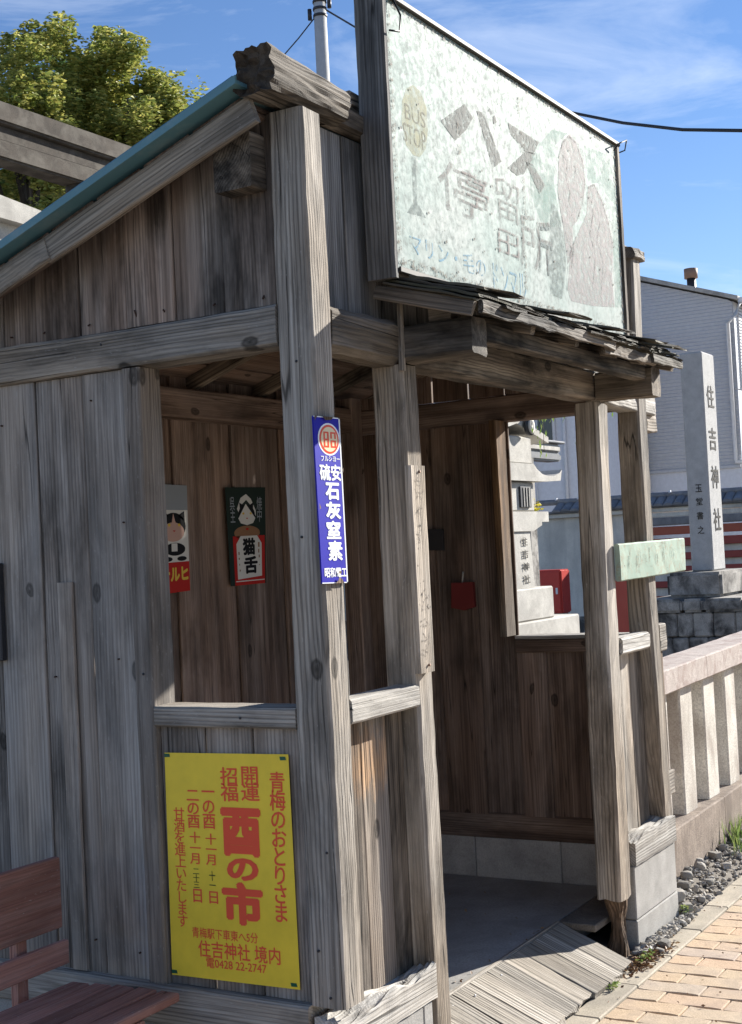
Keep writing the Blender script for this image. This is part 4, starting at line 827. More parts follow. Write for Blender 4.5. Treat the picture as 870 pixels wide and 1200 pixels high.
# ------------------------------------------------------------------ wooden notice board on the doorway post
na, nb, nc, nd = [Vector(p) for p in [(0.4375, -0.026, 1.7407), (0.5234, -0.026, 1.7408), (0.5272, -0.026, 1.1572), (0.4353, -0.026, 1.1568)]]
no = thing('notice_board', (na + nc) / 2, 'long narrow grey wooden board with faded brush writing on the doorway post', 'board')
timber('board', (na + nb) / 2 + Vector((0, .010, 0)), (nd + nc) / 2 + Vector((0, .010, 0)), (nb - na).length, .020, GREY, no, (1, 0, 0), n=16, ch=.003)
NP = Panel(na, nb, nc, nd, .001)
rng = random.Random(7); lst = []
for ch_ in range(13):
    v = .06 + ch_ * .068
    for s_ in range(5):
        u = rng.uniform(.25, .7); vv = v + rng.uniform(0, .045); a = rng.uniform(0, 3.14); l1 = rng.uniform(.08, .22); th = .035
        du, dv = math.cos(a) * l1, math.sin(a) * l1 * .13; pu, pv = -math.sin(a) * th, math.cos(a) * th * .13
        lst.append([(u - du - pu, vv - dv - pv), (u + du - pu, vv + dv - pv), (u + du + pu, vv + dv + pv), (u - du + pu, vv - dv + pv)])
NP.polys('faded_writing', lst, FADE, no, 1)
for v in (.03, .965): p = NP.at(.55, v); tube('nail_head', [p, p + Vector((0, -.004, 0))], .004, RUST, no, 8)

# ------------------------------------------------------------------ pale green board on the right corner post
ga, gb, gc, gd = [Vector(p) for p in [(2.0843, -0.022, 1.4892), (2.8731, -0.022, 1.4961), (2.8838, -0.022, 1.3594), (2.0614, -0.022, 1.3433)]]
gr = thing('green_board', (ga + gc) / 2, 'pale green painted wooden board sticking out past the right corner post', 'board')
timber('board', (ga + gd) / 2 + Vector((0, .011, 0)), (gb + gc) / 2 + Vector((0, .011, 0)), (ga - gd).length * .97, .022, GREENBD, gr, (0, 0, 1), n=22, ch=.006, jit=.0015, jag1=.01, rag=.001)
GP = Panel(ga, gb, gc, gd, .002); rng = random.Random(17); lst = []
for ch_ in range(6):
    for s_ in range(4):
        u = .09 + ch_ * .13 + rng.uniform(0, .06); v0 = rng.uniform(.12, .4); lst.append([(u, v0), (u, v0 + rng.uniform(.15, .45)), (u + .018, v0 + .3), (u + .018, v0)])
GP.polys('faded_writing', lst, ink('faded_pale_paint', (0.44, 0.52, 0.45), 0.95, 60, lo=.4, hi=.7, maxa=.6), gr, 1)

# ------------------------------------------------------------------ two posters inside (plain cats)
c1 = [Vector(p) for p in [(1.0915, 1.396, 1.7972), (1.25, 1.396, 1.7935), (1.2414, 1.396, 1.3921), (1.0821, 1.396, 1.384)]]
c1[0].x -= .06; c1[3].x -= .06
cp, CP = paper('cat_poster', c1[0], c1[1], c1[2], c1[3], PWHITE, 'white and red poster with a black and white cat, left of the two inside', 'poster', thick=.001)
CP.rect('grey_band', 0, 0, 1, .235, PGREY, cp, 1); CP.rect('red_band', 0, .72, 1, 1, PRED, cp, 1)
disc(CP, .60, .385, .33, .125, PBLACK, cp, 2, 'cat_head'); disc(CP, .58, .44, .30, .090, PPINK, cp, 3, 'cat_face'); CP.poly('cat_blaze', [(.585, .265), (.52, .40), (.68, .40)], PPINK, cp, 4)
CP.poly('cat_ear', [(.30, .345), (.30, .243), (.48, .285)], PBLACK, cp, 2); CP.poly('cat_ear', [(.72, .285), (.90, .243), (.91, .345)], PBLACK, cp, 2)
disc(CP, .47, .375, .035, .014, PYEL, cp, 5, 'cat_eye'); disc(CP, .74, .375, .035, .014, PYEL, cp, 5, 'cat_eye'); CP.poly('cat_nose', [(.56, .425), (.64, .425), (.60, .44)], PRED, cp, 5)
disc(CP, .62, .60, .28, .060, PBLACK, cp, 2, 'cat_body'); CP.rect('cat_chest', .52, .545, .68, .62, PWHITE, cp, 3)
disc(CP, .42, .69, .12, .022, PBLACK, cp, 2, 'cat_paw'); disc(CP, .80, .69, .13, .022, PBLACK, cp, 2, 'cat_paw')
text(CP, 'テルヒ', .22, .765, .96, .90, PYEL, cp, .05, vertical=False)
c2 = [Vector(p) for p in [(1.4959, 1.396, 1.7909), (1.7752, 1.396, 1.7954), (1.7485, 1.396, 1.3992), (1.5049, 1.396, 1.3963)]]
cq, CQ = paper('cat_poster', c2[0], c2[1], c2[2], c2[3], PGREEN, 'dark green, white and red poster with a hooded cat, right of the two inside', 'poster', thick=.001)
CQ.rect('red_frame', .12, .50, .97, 1.0, PRED, cq, 1); CQ.poly('white_field', [(.20, .94), (.20, .58), (.32, .50), (.76, .50), (.88, .58), (.88, .92)], PWHITE, cq, 2)
CQ.poly('white_hood', [(.26, .22), (.36, .11), (.50, .07), (.62, .12), (.74, .24), (.74, .30), (.60, .18), (.50, .13), (.38, .18), (.30, .26)], PWHITE, cq, 1)
disc(CQ, .50, .285, .215, .105, PBLACK, cq, 2, 'cat_head'); CQ.poly('cat_ear', [(.33, .22), (.32, .155), (.44, .19)], PBLACK, cq, 2); CQ.poly('cat_ear', [(.56, .19), (.68, .155), (.67, .22)], PBLACK, cq, 2); disc(CQ, .41, .27, .028, .012, PYEL, cq, 4, 'cat_eye'); disc(CQ, .60, .27, .028, .012, PYEL, cq, 4, 'cat_eye'); CQ.poly('cat_nose', [(.47, .315), (.53, .315), (.50, .33)], PRED, cq, 4); CQ.poly('cat_face', [(.48, .17), (.28, .32), (.34, .37), (.50, .39), (.66, .37), (.72, .32)], PWHITE, cq, 3)
disc(CQ, .50, .47, .34, .075, PTAN, cq, 1, 'cat_shoulders'); disc(CQ, .50, .43, .04, .012, PRED, cq, 3, 'cat_collar')
text(CQ, '猫', .36, .52, .70, .70, PBLACK, cq, .05, k=3, vertical=False); text(CQ, '舌', .38, .71, .76, .89, PBLACK, cq, .05, k=3, vertical=False)
text(CQ, '呉主', .08, .10, .20, .36, PGREY, cq, .01, k=3); text(CQ, '焼中', .76, .10, .90, .36, PGREY, cq, .01, k=3)
CQ.rect('white_line', .14, .955, .95, .965, PWHITE, cq, 3)
strokes(CQ, [(.24, .66, .27, .69), (.24, .72, .27, .74), (.25, .78, .27, .80), (.25, .84, .28, .86), (.78, .57, .82, .62), (.78, .64, .81, .68), (.79, .70, .82, .73), (.80, .80, .82, .81)], PTAN, cq, 3, 'small_print')
# red cloth bag and small dark card on the far wall
rb = thing('red_pouch', (2.44, .84, 1.24), 'small dull red pouch hanging by a string on the inner far wall', 'pouch')
pts = [(2.44, 0.8854, 1.3526), (2.44, 0.7816, 1.353), (2.44, 0.7795, 1.2456), (2.44, 0.8299, 1.232), (2.44, 0.8917, 1.2445)]
prism('pouch', [(p[1], p[2]) for p in pts], 2.424, 2.444, REDCLOTH, rb, 'X')
tube('string', [(2.436, 0.8306, 1.3993), (2.436, 0.8376, 1.3512)], .004, PALE, rb, 6)
pts = [(2.446, 1.0017, 1.5941), (2.446, 0.9211, 1.5899), (2.446, 0.9223, 1.4961), (2.446, 1.0072, 1.4998)]
tag(prism('dark_card', [(p[1], p[2]) for p in pts], 2.438, 2.449, DARKM, None, 'X'), 'small dark square card pinned to the inner far wall', 'card')

# ------------------------------------------------------------------ red bench
bn = thing('bench', (-0.8, .65, G), 'faded red slatted wooden bench beside the grey wall', 'bench')
timber('back_slat', (-1.7, .868, .605), (-0.085, .868, .605), .020, .195, REDWOOD, bn, (0, 1, 0), n=14, ch=.003, label='wide upper slat of the backrest')
timber('back_slat', (-1.7, .858, .440), (-0.075, .858, .440), .020, .066, REDWOOD, bn, (0, 1, 0), n=14, ch=.003)
for y_, x_ in ((.800, -.085), (.728, -.075), (.656, -.068), (.584, -.062), (.512, -.058)): timber('seat_slat', (-1.7, y_, .352), (x_, y_, .352), .064, .024, REDWOOD, bn, (0, 1, 0), n=14, ch=.004, jit=.0015)
for X in (-1.55, -.22):
    bar('leg', X - .025, X + .025, .882, .905, G - .03, .66, 'Z', REDWOOD, bn); bar('leg', X - .025, X + .025, .49, .54, G - .03, .338, 'Z', REDWOOD, bn); bar('seat_bearer', X - .02, X + .02, .48, .90, .295, .338, 'Y', REDWOOD, bn)

# ------------------------------------------------------------------ stone fence
fe = thing('stone_fence', (3.0, .2, 0), 'weathered stone shrine fence with square posts and capping rail', 'fence')
SL = 0.0185
def sloped(name, x0, x1, y0, y1, z0, z1, mat, ch=.006):
    K = max(2, int((x1 - x0) / .06)); vs = []; fs = []
    prof = [(y0 + ch, z0), (y1 - ch, z0), (y1, z0 + ch), (y1, z1 - ch), (y1 - ch, z1), (y0 + ch, z1), (y0, z1 - ch), (y0, z0 + ch)]
    c = Vector(((x0 + x1) / 2, (y0 + y1) / 2, (z0 + z1) / 2))
    for i in range(K + 1):
        X = x0 + (x1 - x0) * i / K
        for (y_, z_) in prof:
            d = noise.noise_vector(Vector((X * 7, y_ * 20, z_ * 20))); vs.append(Vector((X, y_ + d.y * .003, z_ + (X - 3.05) * SL + d.z * .003)) - c)
    for i in range(K):
        for q in range(8): a = i * 8 + q; b = i * 8 + (q + 1) % 8; fs.append((a, a + 8, b + 8, b))
    fs.append(tuple(range(8))); fs.append(tuple(reversed(range(K * 8, K * 8 + 8))))
    return link(name, mesh(name, vs, fs), mat, fe, Matrix.Translation(c))
for (a, b) in ((2.70, 3.62), (3.624, 5.3), (5.304, 7.0), (7.004, 9.0)): sloped('capping_rail', a, b, .14, .335, .806, .916, FRAIL)
for (a, b) in ((2.70, 3.78), (3.784, 5.4), (5.404, 7.2), (7.204, 9.0)): sloped('base_stone', a, b, .138, .36, -.25, .207, FBASE)
for i in range(17):
    x0 = 2.955 + i * .3645
    vs = box('fence_post', x0, x0 + .185, .185, .30, .2, .83, FENCE, fe, .008); z_ = (x0 + .09 - 3.05) * SL
    vs.matrix_basis = WM[fe].inverted() @ Matrix.Translation((x0 + .0925, .2425, .515 + z_))

# ------------------------------------------------------------------ stone pillar with its stepped base
pl = thing('name_pillar', (9.03, 1.74, 0.3), 'tall square granite pillar with carved shrine name on dark stone steps', 'pillar')
box('pillar_shaft', 8.87, 9.235, 1.642, 1.838, 1.20, 3.115, GRANITE, pl, .012)
P1 = Panel((8.87, 1.642, 3.115), (9.235, 1.642, 3.115), (9.235, 1.642, 1.20), (8.87, 1.642, 1.20), .003)
P2 = Panel((8.87, 1.838, 3.115), (8.87, 1.642, 3.115), (8.87, 1.642, 1.20), (8.87, 1.838, 1.20), .003)
for ch_, v0 in (('住', .150), ('吉', .345), ('神', .520), ('社', .715)): text(P1, ch_, .22, v0, .80, v0 + .105, INKSTONE, pl, .008, k=1, vertical=False)
for ch_, v0 in (('玉', .605), ('堂', .665), ('書', .730), ('之', .795)): text(P2, ch_, .38, v0, .68, v0 + .035, INKSTONE, pl, .010, k=1, vertical=False)
box('plinth_stone', 8.60, 9.6, 1.50, 1.98, .985, 1.198, DARKST, pl, .025, 2)
for i, (a, b) in enumerate(((1.28, 1.62), (1.624, 1.80), (1.804, 2.18))): box('plinth_stone', 8.42, 9.9, a, b, .868, .982, DARKST, pl, .02, 2)
ya = [1.24, 1.36, 1.55, 1.72, 1.86, 2.02, 2.24]
for r_ in range(3):
    for i in range(6): box('plinth_stone', 8.46 + .006 * ((i + r_) % 2), 9.86, ya[i] + .004 + .05 * (r_ % 2), ya[i + 1] + .05 * (r_ % 2), .66 - r_ * .21, .864 - r_ * .21, DARKST, pl, .012)
box('plinth_stone', 8.3, 10.0, 1.1, 2.4, -.2, .24, DARKST, pl, .02)

# ------------------------------------------------------------------ stone lantern seen through the far window
ln_ = thing('stone_lantern', (9.7, 3.9, .2), 'pale stone lantern with curved roof seen through the far window', 'lantern')
LX, LY = 9.66, 4.05
def tier(name, h, d, z0, z1, mat=LANT, ch=.015): return box(name, LX - h, LX + h, LY - d, LY + d, z0, z1, mat, ln_, ch)
tier('base_step', 1.30, .30, .10, .742); tier('base_step', .70, .27, .744, 1.07)
prism('lantern_column', [(LX - .30, 1.072), (LX + .30, 1.072), (LX + .245, 1.64), (LX - .245, 1.64)], LY - .24, LY + .24, LANT, ln_, 'Y')
prism('lantern_shelf', [(LX - .30, 1.642), (LX + .30, 1.642), (LX + .52, 1.70), (LX + .52, 1.735), (LX + .70, 1.735), (LX + .70, 1.84), (LX - .70, 1.84), (LX - .70, 1.735), (LX - .52, 1.735), (LX - .52, 1.70)], LY - .26, LY + .26, LANT, ln_, 'Y')
tier('light_chamber', .40, .24, 1.842, 2.14)
box('chamber_window', LX + .02, LX + .28, LY - .262, LY - .242, 1.88, 2.09, DARKM, ln_, .004)
for X in (LX + .09, LX + .155, LX + .22): box('lattice_bar', X - .008, X + .008, LY - .270, LY - .263, 1.89, 2.08, LANT, ln_, .001)
roofp = [(LX - 1.03, 2.285), (LX - .98, 2.165), (LX - .6, 2.148), (LX, 2.145), (LX + .6, 2.148), (LX + .98, 2.165), (LX + 1.03, 2.285), (LX + .96, 2.245), (LX + .82, 2.212), (LX + .65, 2.205), (LX + .50, 2.225), (LX + .38, 2.27), (LX + .30, 2.32), (LX - .30, 2.32), (LX - .38, 2.27), (LX - .5, 2.225), (LX - .65, 2.205), (LX - .82, 2.212), (LX - .96, 2.245)]
prism('lantern_roof', roofp, LY - .30, LY + .30, LANT, ln_, 'Y')
tier('upper_body', .40, .24, 2.322, 2.60)
prism('upper_roof', [(LX - .78, 2.555), (LX - .78, 2.62), (LX, 2.80), (LX + .78, 2.62), (LX + .78, 2.555), (LX, 2.72)], LY - .27, LY + .27, LANT, ln_, 'Y')
K = 24; ctr = Vector((LX + .215, LY - .29, 2.70))
tube('round_crest', [ctr, ctr + Vector((0, -.04, 0))], .095, DARKM, ln_, 24); tube('round_crest_face', [ctr + Vector((0, -.041, 0)), ctr + Vector((0, -.046, 0))], .078, LANT, ln_, 24)
CPn = Panel(ctr + Vector((-.08, -.047, .08)), ctr + Vector((.08, -.047, .08)), ctr + Vector((.08, -.047, -.08)), ctr + Vector((-.08, -.047, -.08)), .002)
disc(CPn, .5, .5, .34, .34, DARKM, ln_, 1, 'crest_mark', .80); CPn.polys('crest_mark', [[(.42, .25), (.66, .30), (.58, .50), (.50, .42)], [(.34, .70), (.40, .52), (.56, .56), (.62, .76)]], DARKM, ln_, 1)
P3 = Panel((LX - .245, LY - .245, 1.64), (LX + .245, LY - .245, 1.64), (LX + .30, LY - .245, 1.07), (LX - .30, LY - .245, 1.07), .004)
for i, ch_ in enumerate('住吉神社'): text(P3, ch_, .52, .10 + i * .22, .80, .25 + i * .22, INKSTONE, ln_, .01, k=1, vertical=False)
# dark tile ridge ornament behind the lantern
ro = thing('tile_ridge', (12.9916, 4.9, 2.6466), 'dark glazed ridge tile end behind the stone lantern roof', 'ridge tile')
rp0, rp1 = [Vector(p) for p in [(12.2693, 4.9, 2.6501), (13.2645, 4.9, 2.657)]]
box('ridge_tile', rp0.x, rp1.x, 4.82, 4.98, rp0.z - .02, rp0.z + .10, TILE, ro, .02, 2); box('ridge_cap', rp0.x, rp1.x + .08, 4.78, 5.02, rp0.z + .103, rp0.z + .135, TILE, ro, .01)
box('mortar_strip', rp0.x, rp1.x - .05, 4.80, 4.819, rp0.z + .01, rp0.z + .06, LANT, ro, .004); box('ridge_tile', rp0.x, rp1.x - .02, 4.80, 5.0, rp0.z - .12, rp0.z - .023, TILE, ro, .02, 2)
box('ridge_support', rp0.x - .1, rp0.x + .1, rp0.y - .1, rp0.y + .1, -.1, rp0.z - .1, DARKST, ro)

# ------------------------------------------------------------------ tiled wall behind
wl = thing('tiled_wall', (20, 4, 0), 'grey plastered boundary wall with dark tile coping and red rails', 'wall')
box('wall_face', 20.0, 20.25, 6.3, 14.0, -.1, 1.95, PLASTER, wl, 0)
box('wall_face', 20.0, 20.25, -9.0, 6.298, -.1, 1.50, PLASTER, wl, 0)
box('wall_foot', 19.94, 20.0, 6.3, 14.0, -.1, .20, DARKST, wl, 0)
box('cornice', 19.90, 20.35, -9.0, 14.0, 1.952, 2.03, PLASTER, wl, .01)
box('lower_coping', 19.86, 19.999, -9.0, 6.28, 1.72, 1.86, TILE, wl, .02, 2)
box('lower_coping', 19.90, 19.999, -9.0, 6.28, 1.865, 1.945, PLASTER, wl, .01)
box('red_rail', 19.90, 19.98, -9.0, 6.28, 1.56, 1.70, ORBAR, wl, .01)
for z0, z1 in ((1.36, 1.50), (1.13, 1.25), (.93, 1.02), (.66, .77), (.42, .52)): box('red_rail', 19.92, 19.97, -9.0, 6.28, z0, z1, REDBAR, wl, .01)
for Y in (-6, -3, 0, 3.2, 6.2): box('red_post', 19.86, 19.915, Y, Y + .14, -.1, 1.70, REDBAR, wl, .01)
tm = None; tmr = None
import itertools
for i in range(72):
    Y = -4.4 + i * .17
    if tm is None:
        K = 8; vs = []; fs = []
        for X_, z_ in ((-.32, 0.0), (.0, .16), (.32, 0.0)):
            for q in range(K + 1): a = q / K * math.pi; vs.append((X_, -.085 * math.cos(a) , z_ + .045 * math.sin(a)))
        for r_ in range(2):
            for q in range(K): a = r_ * (K + 1) + q; fs.append((a, a + 1, a + K + 2, a + K + 1))
        for r_ in (0, 2): fs.append(tuple(range(r_ * (K + 1), r_ * (K + 1) + K + 1)))
        tm = mesh('roof_tile', vs, fs); tm.materials.append(TILE)
    link('roof_tile', tm, None, wl, Matrix.Translation((20.12, Y, 2.06)) @ Matrix.Rotation(random.Random(i).uniform(-.02, .02), 4, 'Y'))
box('tile_course', 19.84, 20.4, -9, 14, 2.032, 2.075, TILE, wl, .01)
tube('ridge', [(20.12, -9, 2.245), (20.12, 14, 2.245)], .055, TILE, wl, 10)
for i in range(30):
    Y = -4 + i * .42; tube('ridge_knob', [(20.06, Y, 2.27), (20.06, Y, 2.315)], .022, WHITE, wl, 8)
# red cabinet and dark red post in front of the wall
rc = thing('red_cabinet', (17.2, 6.7, 0), 'red metal cabinet standing before the grey plaster wall', 'cabinet')
box('cabinet_body', 17.0, 17.35, 6.46, 6.95, .42, 1.10, RED, rc, .02, 2); box('cabinet_door', 16.985, 17.0, 6.49, 6.92, .45, 1.07, RED, rc, .006); box('cabinet_handle', 16.96, 16.985, 6.52, 6.55, .72, .82, WHITE, rc, .003); box('cabinet_stand', 17.05, 17.3, 6.5, 6.9, -.1, .42, DARKST, rc, 0)
rd = [Vector(p) for p in [(14.0, 4.4648, 0.9943), (14.0, 4.2809, 0.9883), (14.0, 4.322, 0.2779), (14.0, 4.4715, 0.2798)]]
tag(prism('red_upright', [(p.y, p.z) for p in rd[:2]] + [(rd[2].y, -.1), (rd[3].y, -.1)], 14.0, 14.12, REDBAR, None, 'X'), 'dark red upright seen between the two right posts', 'upright')

# ------------------------------------------------------------------ modern building
mb = thing('warehouse', (33, 11, 0), 'blue grey metal clad building with gable roof and downpipe', 'building')
BY0, BZ0 = 7.12, 7.12
RY, RZ = 12.6, 8.98
def clad(name, X, y0, y1, z0, zt, mat, pitch=.085, dep=.014):
    # horizontal corrugation, cut off under the sloping roof line zt(y)
    vs = []; fs = []; c = Vector((X, (y0 + y1) / 2, z0)); z = z0
    def span(z_):
        ylo = y0 if z_ <= BZ0 else y0 + (z_ - BZ0) / ((RZ - BZ0) / (RY - BY0)); yhi = y1 if z_ <= BZ0 else y1 - (z_ - BZ0) / ((RZ - BZ0) / (RY - BY0)); return ylo, max(yhi, ylo)
    while z < zt - .001:
        z2 = min(z + pitch, zt)
        for (za, zb, xa, xb) in ((z, z + (z2 - z) * .75, 0, -dep), (z + (z2 - z) * .75, z2, -dep, 0)):
            a0, a1 = span(za); b0_, b1 = span(zb); b = len(vs)
            vs += [Vector((X + xa, a0, za)) - c, Vector((X + xa, a1, za)) - c, Vector((X + xb, b1, zb)) - c, Vector((X + xb, b0_, zb)) - c]; fs.append((b, b + 3, b + 2, b + 1))
        z = z2
    return link(name, mesh(name, vs, fs), mat, mb, Matrix.Translation(c))
clad('siding', 30.0, BY0, 18.1, 3.18, RZ, SIDING)
box('lower_wall', 30.0, 30.2, BY0, 18.1, -.1, 3.12, LOWBAND, mb, 0); box('siding_trim', 29.93, 30.05, BY0, 18.1, 3.10, 3.18, SIDING, mb, .01)
box('inner_mass', 30.06, 44, BY0 + .06, 18.0, -.1, 7.1, LOWBAND, mb, 0)
box('side_wall', 30.02, 44, BY0 - .02, BY0 + .04, 5.0, 7.1, SIDWHITE, mb, 0); box('side_wall', 30.02, 44, BY0 - .02, BY0 + .04, -.1, 4.97, LOWBAND, mb, 0)
for i in range(26): box('side_louvre', 30.3, 44, BY0 - .06, BY0 - .02, 5.05 + i * .078, 5.10 + i * .078, SIDWHITE, mb, 0)
prism('roof', [(BY0 - .18, BZ0 - .02), (RY, RZ + .05), (18.3, BZ0 - .02), (18.3, BZ0 + .08), (RY, RZ + .16), (BY0 - .18, BZ0 + .08)], 29.85, 44, DARKBLOCK, mb, 'X')
box('gutter', 29.9, 44, BY0 - .30, BY0 - .16, BZ0 - .08, BZ0 + .04, WHITE, mb, .02)
tube('downpipe', [(29.92, BY0 - .22, BZ0 - .08), (29.9, BY0 - .10, BZ0 - .35), (29.9, BY0 + .10, BZ0 - .55), (29.9, BY0 + .10, 3.3), (29.9, BY0 + .10, 3.25), (29.9, BY0 - .35, 3.2)], .05, WHITE, mb, 10)
fp = Vector((31.0, 8.3841, 7.6233))
tube('flue', [fp - Vector((0, 0, .4)), fp + Vector((0, 0, .36))], .11, DARKM, mb, 14); tube('flue_cap', [fp + Vector((0, 0, .36)), fp + Vector((0, 0, .60))], .17, RUST, mb, 14)
# paler wing to the left, with a pipe and a window
wg = thing('pale_wing', (27, 13.5, 0), 'pale blue wall of a lower building seen through the far window', 'building')
box('wing_wall', 27.0, 29.8, 9.35, 18.0, -.1, 6.6, LOWBAND, wg, 0)
for Y in (10.35, 11.10): tube('downpipe', [(26.93, Y, .1), (26.93, Y, 6.5)], .045 if Y < 11 else .02, SIDWHITE, wg, 8)
wa = [Vector(p) for p in [(26.95, 11.0391, 4.5909), (26.95, 10.567, 4.5462), (26.95, 10.6084, 3.8319), (26.95, 11.0808, 3.8712)]]
fr = box('window', 26.90, 26.999, wa[1].y, wa[0].y, wa[2].z, wa[0].z, SIDWHITE, wg, .01); box('pane', 26.88, 26.90, wa[1].y + .06, wa[0].y - .06, wa[2].z + .06, wa[0].z - .06, GLASS, fr, 0)

# ------------------------------------------------------------------ torii beams, pale stone roof, pole, wires
to = thing('stone_torii', (7, 7, 0), 'weathered brown stone torii gate beams rising behind the shelter roof', 'torii')
box('upper_lintel', 3.0, 7.95, 7.0, 7.32, 5.515, 5.71, TORII, to, .02, 2)
box('tie_course', 3.0, 7.78, 7.07, 7.25, 5.372, 5.513, TORII, to, .01)
box('second_lintel', 3.0, 7.70, 7.03, 7.28, 5.195, 5.37, TORII, to, .02, 2)
tube('torii_column', [(7.28, 7.15, -.1), (7.20, 7.15, 5.193)], [.19, .15], TORII, to, 20); tube('torii_column', [(4.3, 7.15, -.1), (4.36, 7.15, 5.193)], [.19, .15], TORII, to, 20)
ps = thing('stone_gable', (5, 6, 0), 'sunlit cream stone roof slab with a small finial behind the eave', 'stone roof')
prism('gable_slab', [(3.9, 4.43), (4.6, 4.36), (5.42, 4.285), (5.50, 4.22), (5.42, 4.16), (3.9, 4.20)], 5.7, 6.3, LANT, ps, 'Y'); tube('finial', [(4.86, 6, 4.30), (4.86, 6, 4.40), (4.84, 6, 4.47)], [.09, .08, .03], LANT, ps, 12); box('gable_body', 4.0, 5.1, 5.8, 6.2, -.1, 4.2, LANT, ps, .01)
pc = Vector((24.0585, 14.6526, 13.3668))
up = thing('utility_pole', (pc.x, pc.y, 0), 'pale concrete utility pole rising behind the shelter ridge', 'pole')
tube('pole', [(pc.x, pc.y, -.1), (pc.x, pc.y, 17.0)], [.20, .135], POLE, up, 18)
for dz in (.62, .78, .95): tube('pole_band', [(pc.x, pc.y, pc.z + dz - .03), (pc.x, pc.y, pc.z + dz + .03)], .165, DARKM, up, 14)
tube('insulator', [(pc.x - .1, pc.y + .22, pc.z + .55), (pc.x - .1, pc.y + .22, pc.z + .80)], .05, DARKM, up, 8); tube('insulator', [(pc.x + .1, pc.y - .2, pc.z + .80), (pc.x + .1, pc.y - .2, pc.z + 1.0)], .05, DARKM, up, 8)
w1 = [Vector(p) for p in ((23.9682, 14.7737, 13.9284), (24.6238, 15.6373, 13.8669), (25.2469, 16.5578, 13.7801), (27.3881, 18.8306, 13.9391), (30.9894, 22.5609, 14.2441))]
tag(tube('overhead_wire', w1, .016, WIRE, None, 6), 'thin dark wire running down left from the utility pole', 'wire')
w2 = [Vector(p) for p in ((23.9491, 14.4045, 14.0323), (22.0253, 12.245, 12.3663), (19.9949, 9.878, 10.5943), (17.9231, 7.5674, 9.0627), (16.6665, 5.8138, 8.0522), (15.6618, 4.5992, 7.3888), (14.6243, 3.4358, 6.8082), (14.0202, 2.5082, 6.4662), (12.4459, 1.2713, 5.8867))]
tag(tube('overhead_wire', w2, .022, WIRE, None, 8), 'black overhead cable sagging from the pole past the signboard', 'wire')

# ------------------------------------------------------------------ trees
def crown(name, blobs, n, size, mat, parent, seed, keep=.62):
    rng = random.Random(seed); vs = []; fs = []; c0 = Vector(blobs[0][0]); tot = sum(b[1] ** 2 for b in blobs)
    subs = []
    for (c, r) in blobs:
        for q in range(16):
            d = Vector((rng.gauss(0, 1), rng.gauss(0, 1), rng.gauss(0, 1))).normalized(); subs.append((Vector(c) + d * r * rng.uniform(.55, .95), r * rng.uniform(.22, .42)))
    tot = sum(b[1] ** 2 for b in subs)
    for (c, r) in subs:
        m_ = int(n * r * r / tot)
        for _ in range(m_):
            d = Vector((rng.gauss(0, 1), rng.gauss(0, 1), rng.gauss(0, .85))).normalized()
            rad = r * (1 - abs(rng.gauss(0, .30))) * (0.86 + .34 * noise.noise(d * 1.9 + c)) 
            p = c + d * rad
            if noise.noise(p * 1.1 + Vector((seed, 0, 0))) < -keep + .35: continue
            s = size * rng.uniform(.5, 1.3); M = Matrix.Rotation(rng.random() * 6.28, 3, 'Z') @ Matrix.Rotation(rng.uniform(-1.1, 1.1), 3, 'X'); b0 = len(vs)
            for q in ((-1, 0, -.1), (0, -.55, .12), (1, 0, -.1), (0, .55, .12)): vs.append(p - c0 + M @ (Vector(q) * s))
            fs.append((b0, b0 + 1, b0 + 2, b0 + 3))
    return link(name, mesh(name, vs, fs), mat, parent, Matrix.Translation(c0))
def tree(base, top, blobs, n, size, mat, label, seed, r0=.35):
    t = thing('broadleaf_tree', base, label, 'tree'); b = Vector(base); tp = Vector(top)
    tube('trunk', [b - Vector((0, 0, .2)), b.lerp(tp, .5) + Vector((.15, .1, 0)), tp], [r0, r0 * .7, r0 * .3], BARK, t, 12)
    for i, (c, r) in enumerate(blobs[:7]): tube('limb', [b.lerp(tp, .45 + .07 * i), (b.lerp(tp, .6 + .05 * i) + Vector(c)) / 2, Vector(c)], [r0 * .35, r0 * .2, r0 * .08], BARK, t, 8)
    crown('crown', blobs, n, size, mat, t, seed); return t
def DD(lst): return [(Vector(p), r) for p, r in lst]
B1 = DD([((24.8791, 21.1954, 12.8807), 2.1), ((23.8648, 22.8417, 14.3129), 1.5), ((25.1884, 22.5375, 14.726), 1.3), ((24.8787, 21.1502, 13.658), 1.3), ((25.1609, 20.7424, 12.4088), 1.2), ((25.3859, 20.3271, 12.9419), 0.55), ((24.8998, 23.129, 13.0426), 1.9), ((23.5831, 23.3011, 14.6737), 0.9), ((25.2167, 20.5821, 13.5137), 0.6), ((24.5417, 21.8345, 11.8035), 1.4), ((24.9924, 21.0877, 11.4261), 1.2)])
B2 = DD([((22.003, 22.138, 13.0084), 1.5), ((21.4179, 23.1329, 13.066), 1.5), ((22.1623, 21.8302, 13.622), 0.9), ((22.3756, 21.5415, 12.3426), 0.9), ((21.9507, 22.3381, 11.1259), 1.4), ((21.7907, 22.5607, 11.9806), 1.5), ((22.3974, 21.5723, 11.1869), 0.7)])
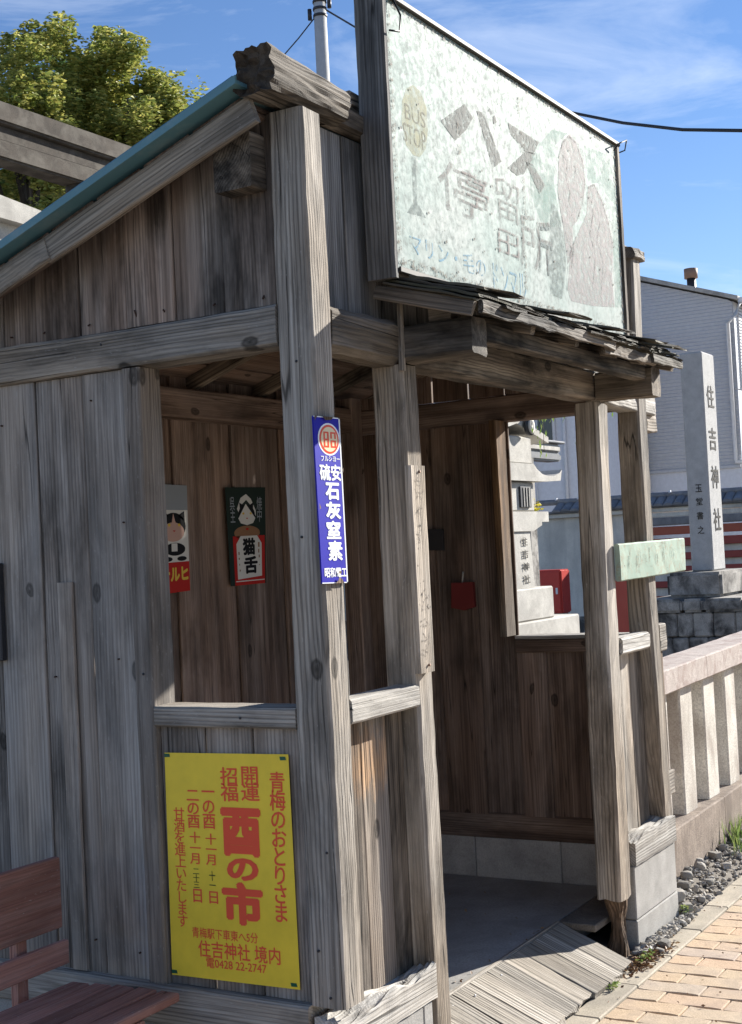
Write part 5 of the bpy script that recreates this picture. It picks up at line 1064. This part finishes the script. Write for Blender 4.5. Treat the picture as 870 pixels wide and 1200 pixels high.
B3 = DD([((28.7296, 26.4417, 13.8186), 2.4), ((30.2401, 23.7939, 15.0174), 0.8), ((29.9121, 24.4157, 13.9614), 1.6), ((28.8616, 26.3011, 12.3806), 1.7), ((28.0733, 27.6492, 12.3286), 1.9), ((30.3322, 23.6555, 14.6974), 0.7), ((29.2546, 25.4727, 15.0624), 1.8), ((28.4658, 26.7682, 15.9173), 1.7), ((27.5474, 28.5129, 12.8985), 1.9), ((27.5908, 26.4732, 12.6779), 1.6), ((28.2323, 25.3973, 12.3619), 1.3), ((27.014, 27.5092, 11.7988), 1.6), ((28.7447, 24.4293, 13.9555), 1.2), ((27.5913, 26.5276, 11.742), 1.5)])
c = B1[0][0]; tree((c.x, c.y, G), (c.x, c.y, c.z + .6), B1, 44000, .085, LEAFY, 'tall tree with yellow green autumn crown behind the torii', 1)
c = B2[0][0]; tree((c.x, c.y, G), (c.x, c.y, c.z), B2, 22000, .08, LEAFY, 'bright yellow tree at the far left in front of the larger one', 2, .25)
c = B3[0][0]; tree((c.x, c.y, G), (c.x, c.y, c.z), B3, 70000, .09, LEAFD, 'deep green tree standing behind the yellow green crowns', 3, .4)
# hanging twigs seen through the far window
wt = thing('hanging_branches', (9.1739, 3.0763, 2.8394), 'light green drooping branches hanging before the pale building', 'branches')
rng = random.Random(9); lp = []; Wb = Vector((9.1331, 3.1245, 3.2043))
sx = Vector((.506, -.861, 0))
tube('branch', [Wb + sx * -1.5 + Vector((0, 0, .45)), Wb + Vector((0, 0, .15)), Wb + sx * .55 + Vector((0, 0, .0))], [.035, .02, .008], BARK, wt, 8)
for i in range(13):
    s0 = Wb + sx * (-.2 + i * .062) + Vector((0, 0, .12)); ln0 = rng.choice((.35, .5, .6, .75, .95)); pts = []
    for k_ in range(7): pts.append(s0 + Vector((rng.uniform(-.02, .02), rng.uniform(-.02, .02), -ln0 * k_ / 6)) + sx * (.06 * math.sin(k_ * .5 + i)))
    tube('twig', pts, .003, BARK, wt, 5)
    for p in pts:
        for _ in range(5): lp.append(p + Vector((rng.uniform(-.05, .05), rng.uniform(-.05, .05), rng.uniform(-.07, .07))))
leaves('leaves', lp, .028, LEAFW, None, None, wt, 5, .35, 1)
tr_ = Vector((Wb - sx * 1.5)); tube('trunk', [(tr_.x, tr_.y, -.1), (tr_.x + .05, tr_.y, 1.6), (tr_.x, tr_.y, Wb.z + .5)], [.11, .08, .035], BARK, wt, 10)
yf = Vector((LX + .62, LY - .12, 1.90)); pt = thing('yellow_sprig', (yf.x, yf.y, 1.845), 'tiny yellow leaved weed growing on the stone lantern shelf', 'weed')
yl = [(yf.x + rng.gauss(0, .07), yf.y + rng.gauss(0, .04), yf.z + rng.gauss(0, .04)) for _ in range(50)]
leaves('leaves', yl, .028, LEAFYE, None, None, pt, 6); tube('stem', [(yf.x, yf.y, 1.842), (yf.x + .02, yf.y, yf.z)], [.006, .004], BARK, pt, 6)
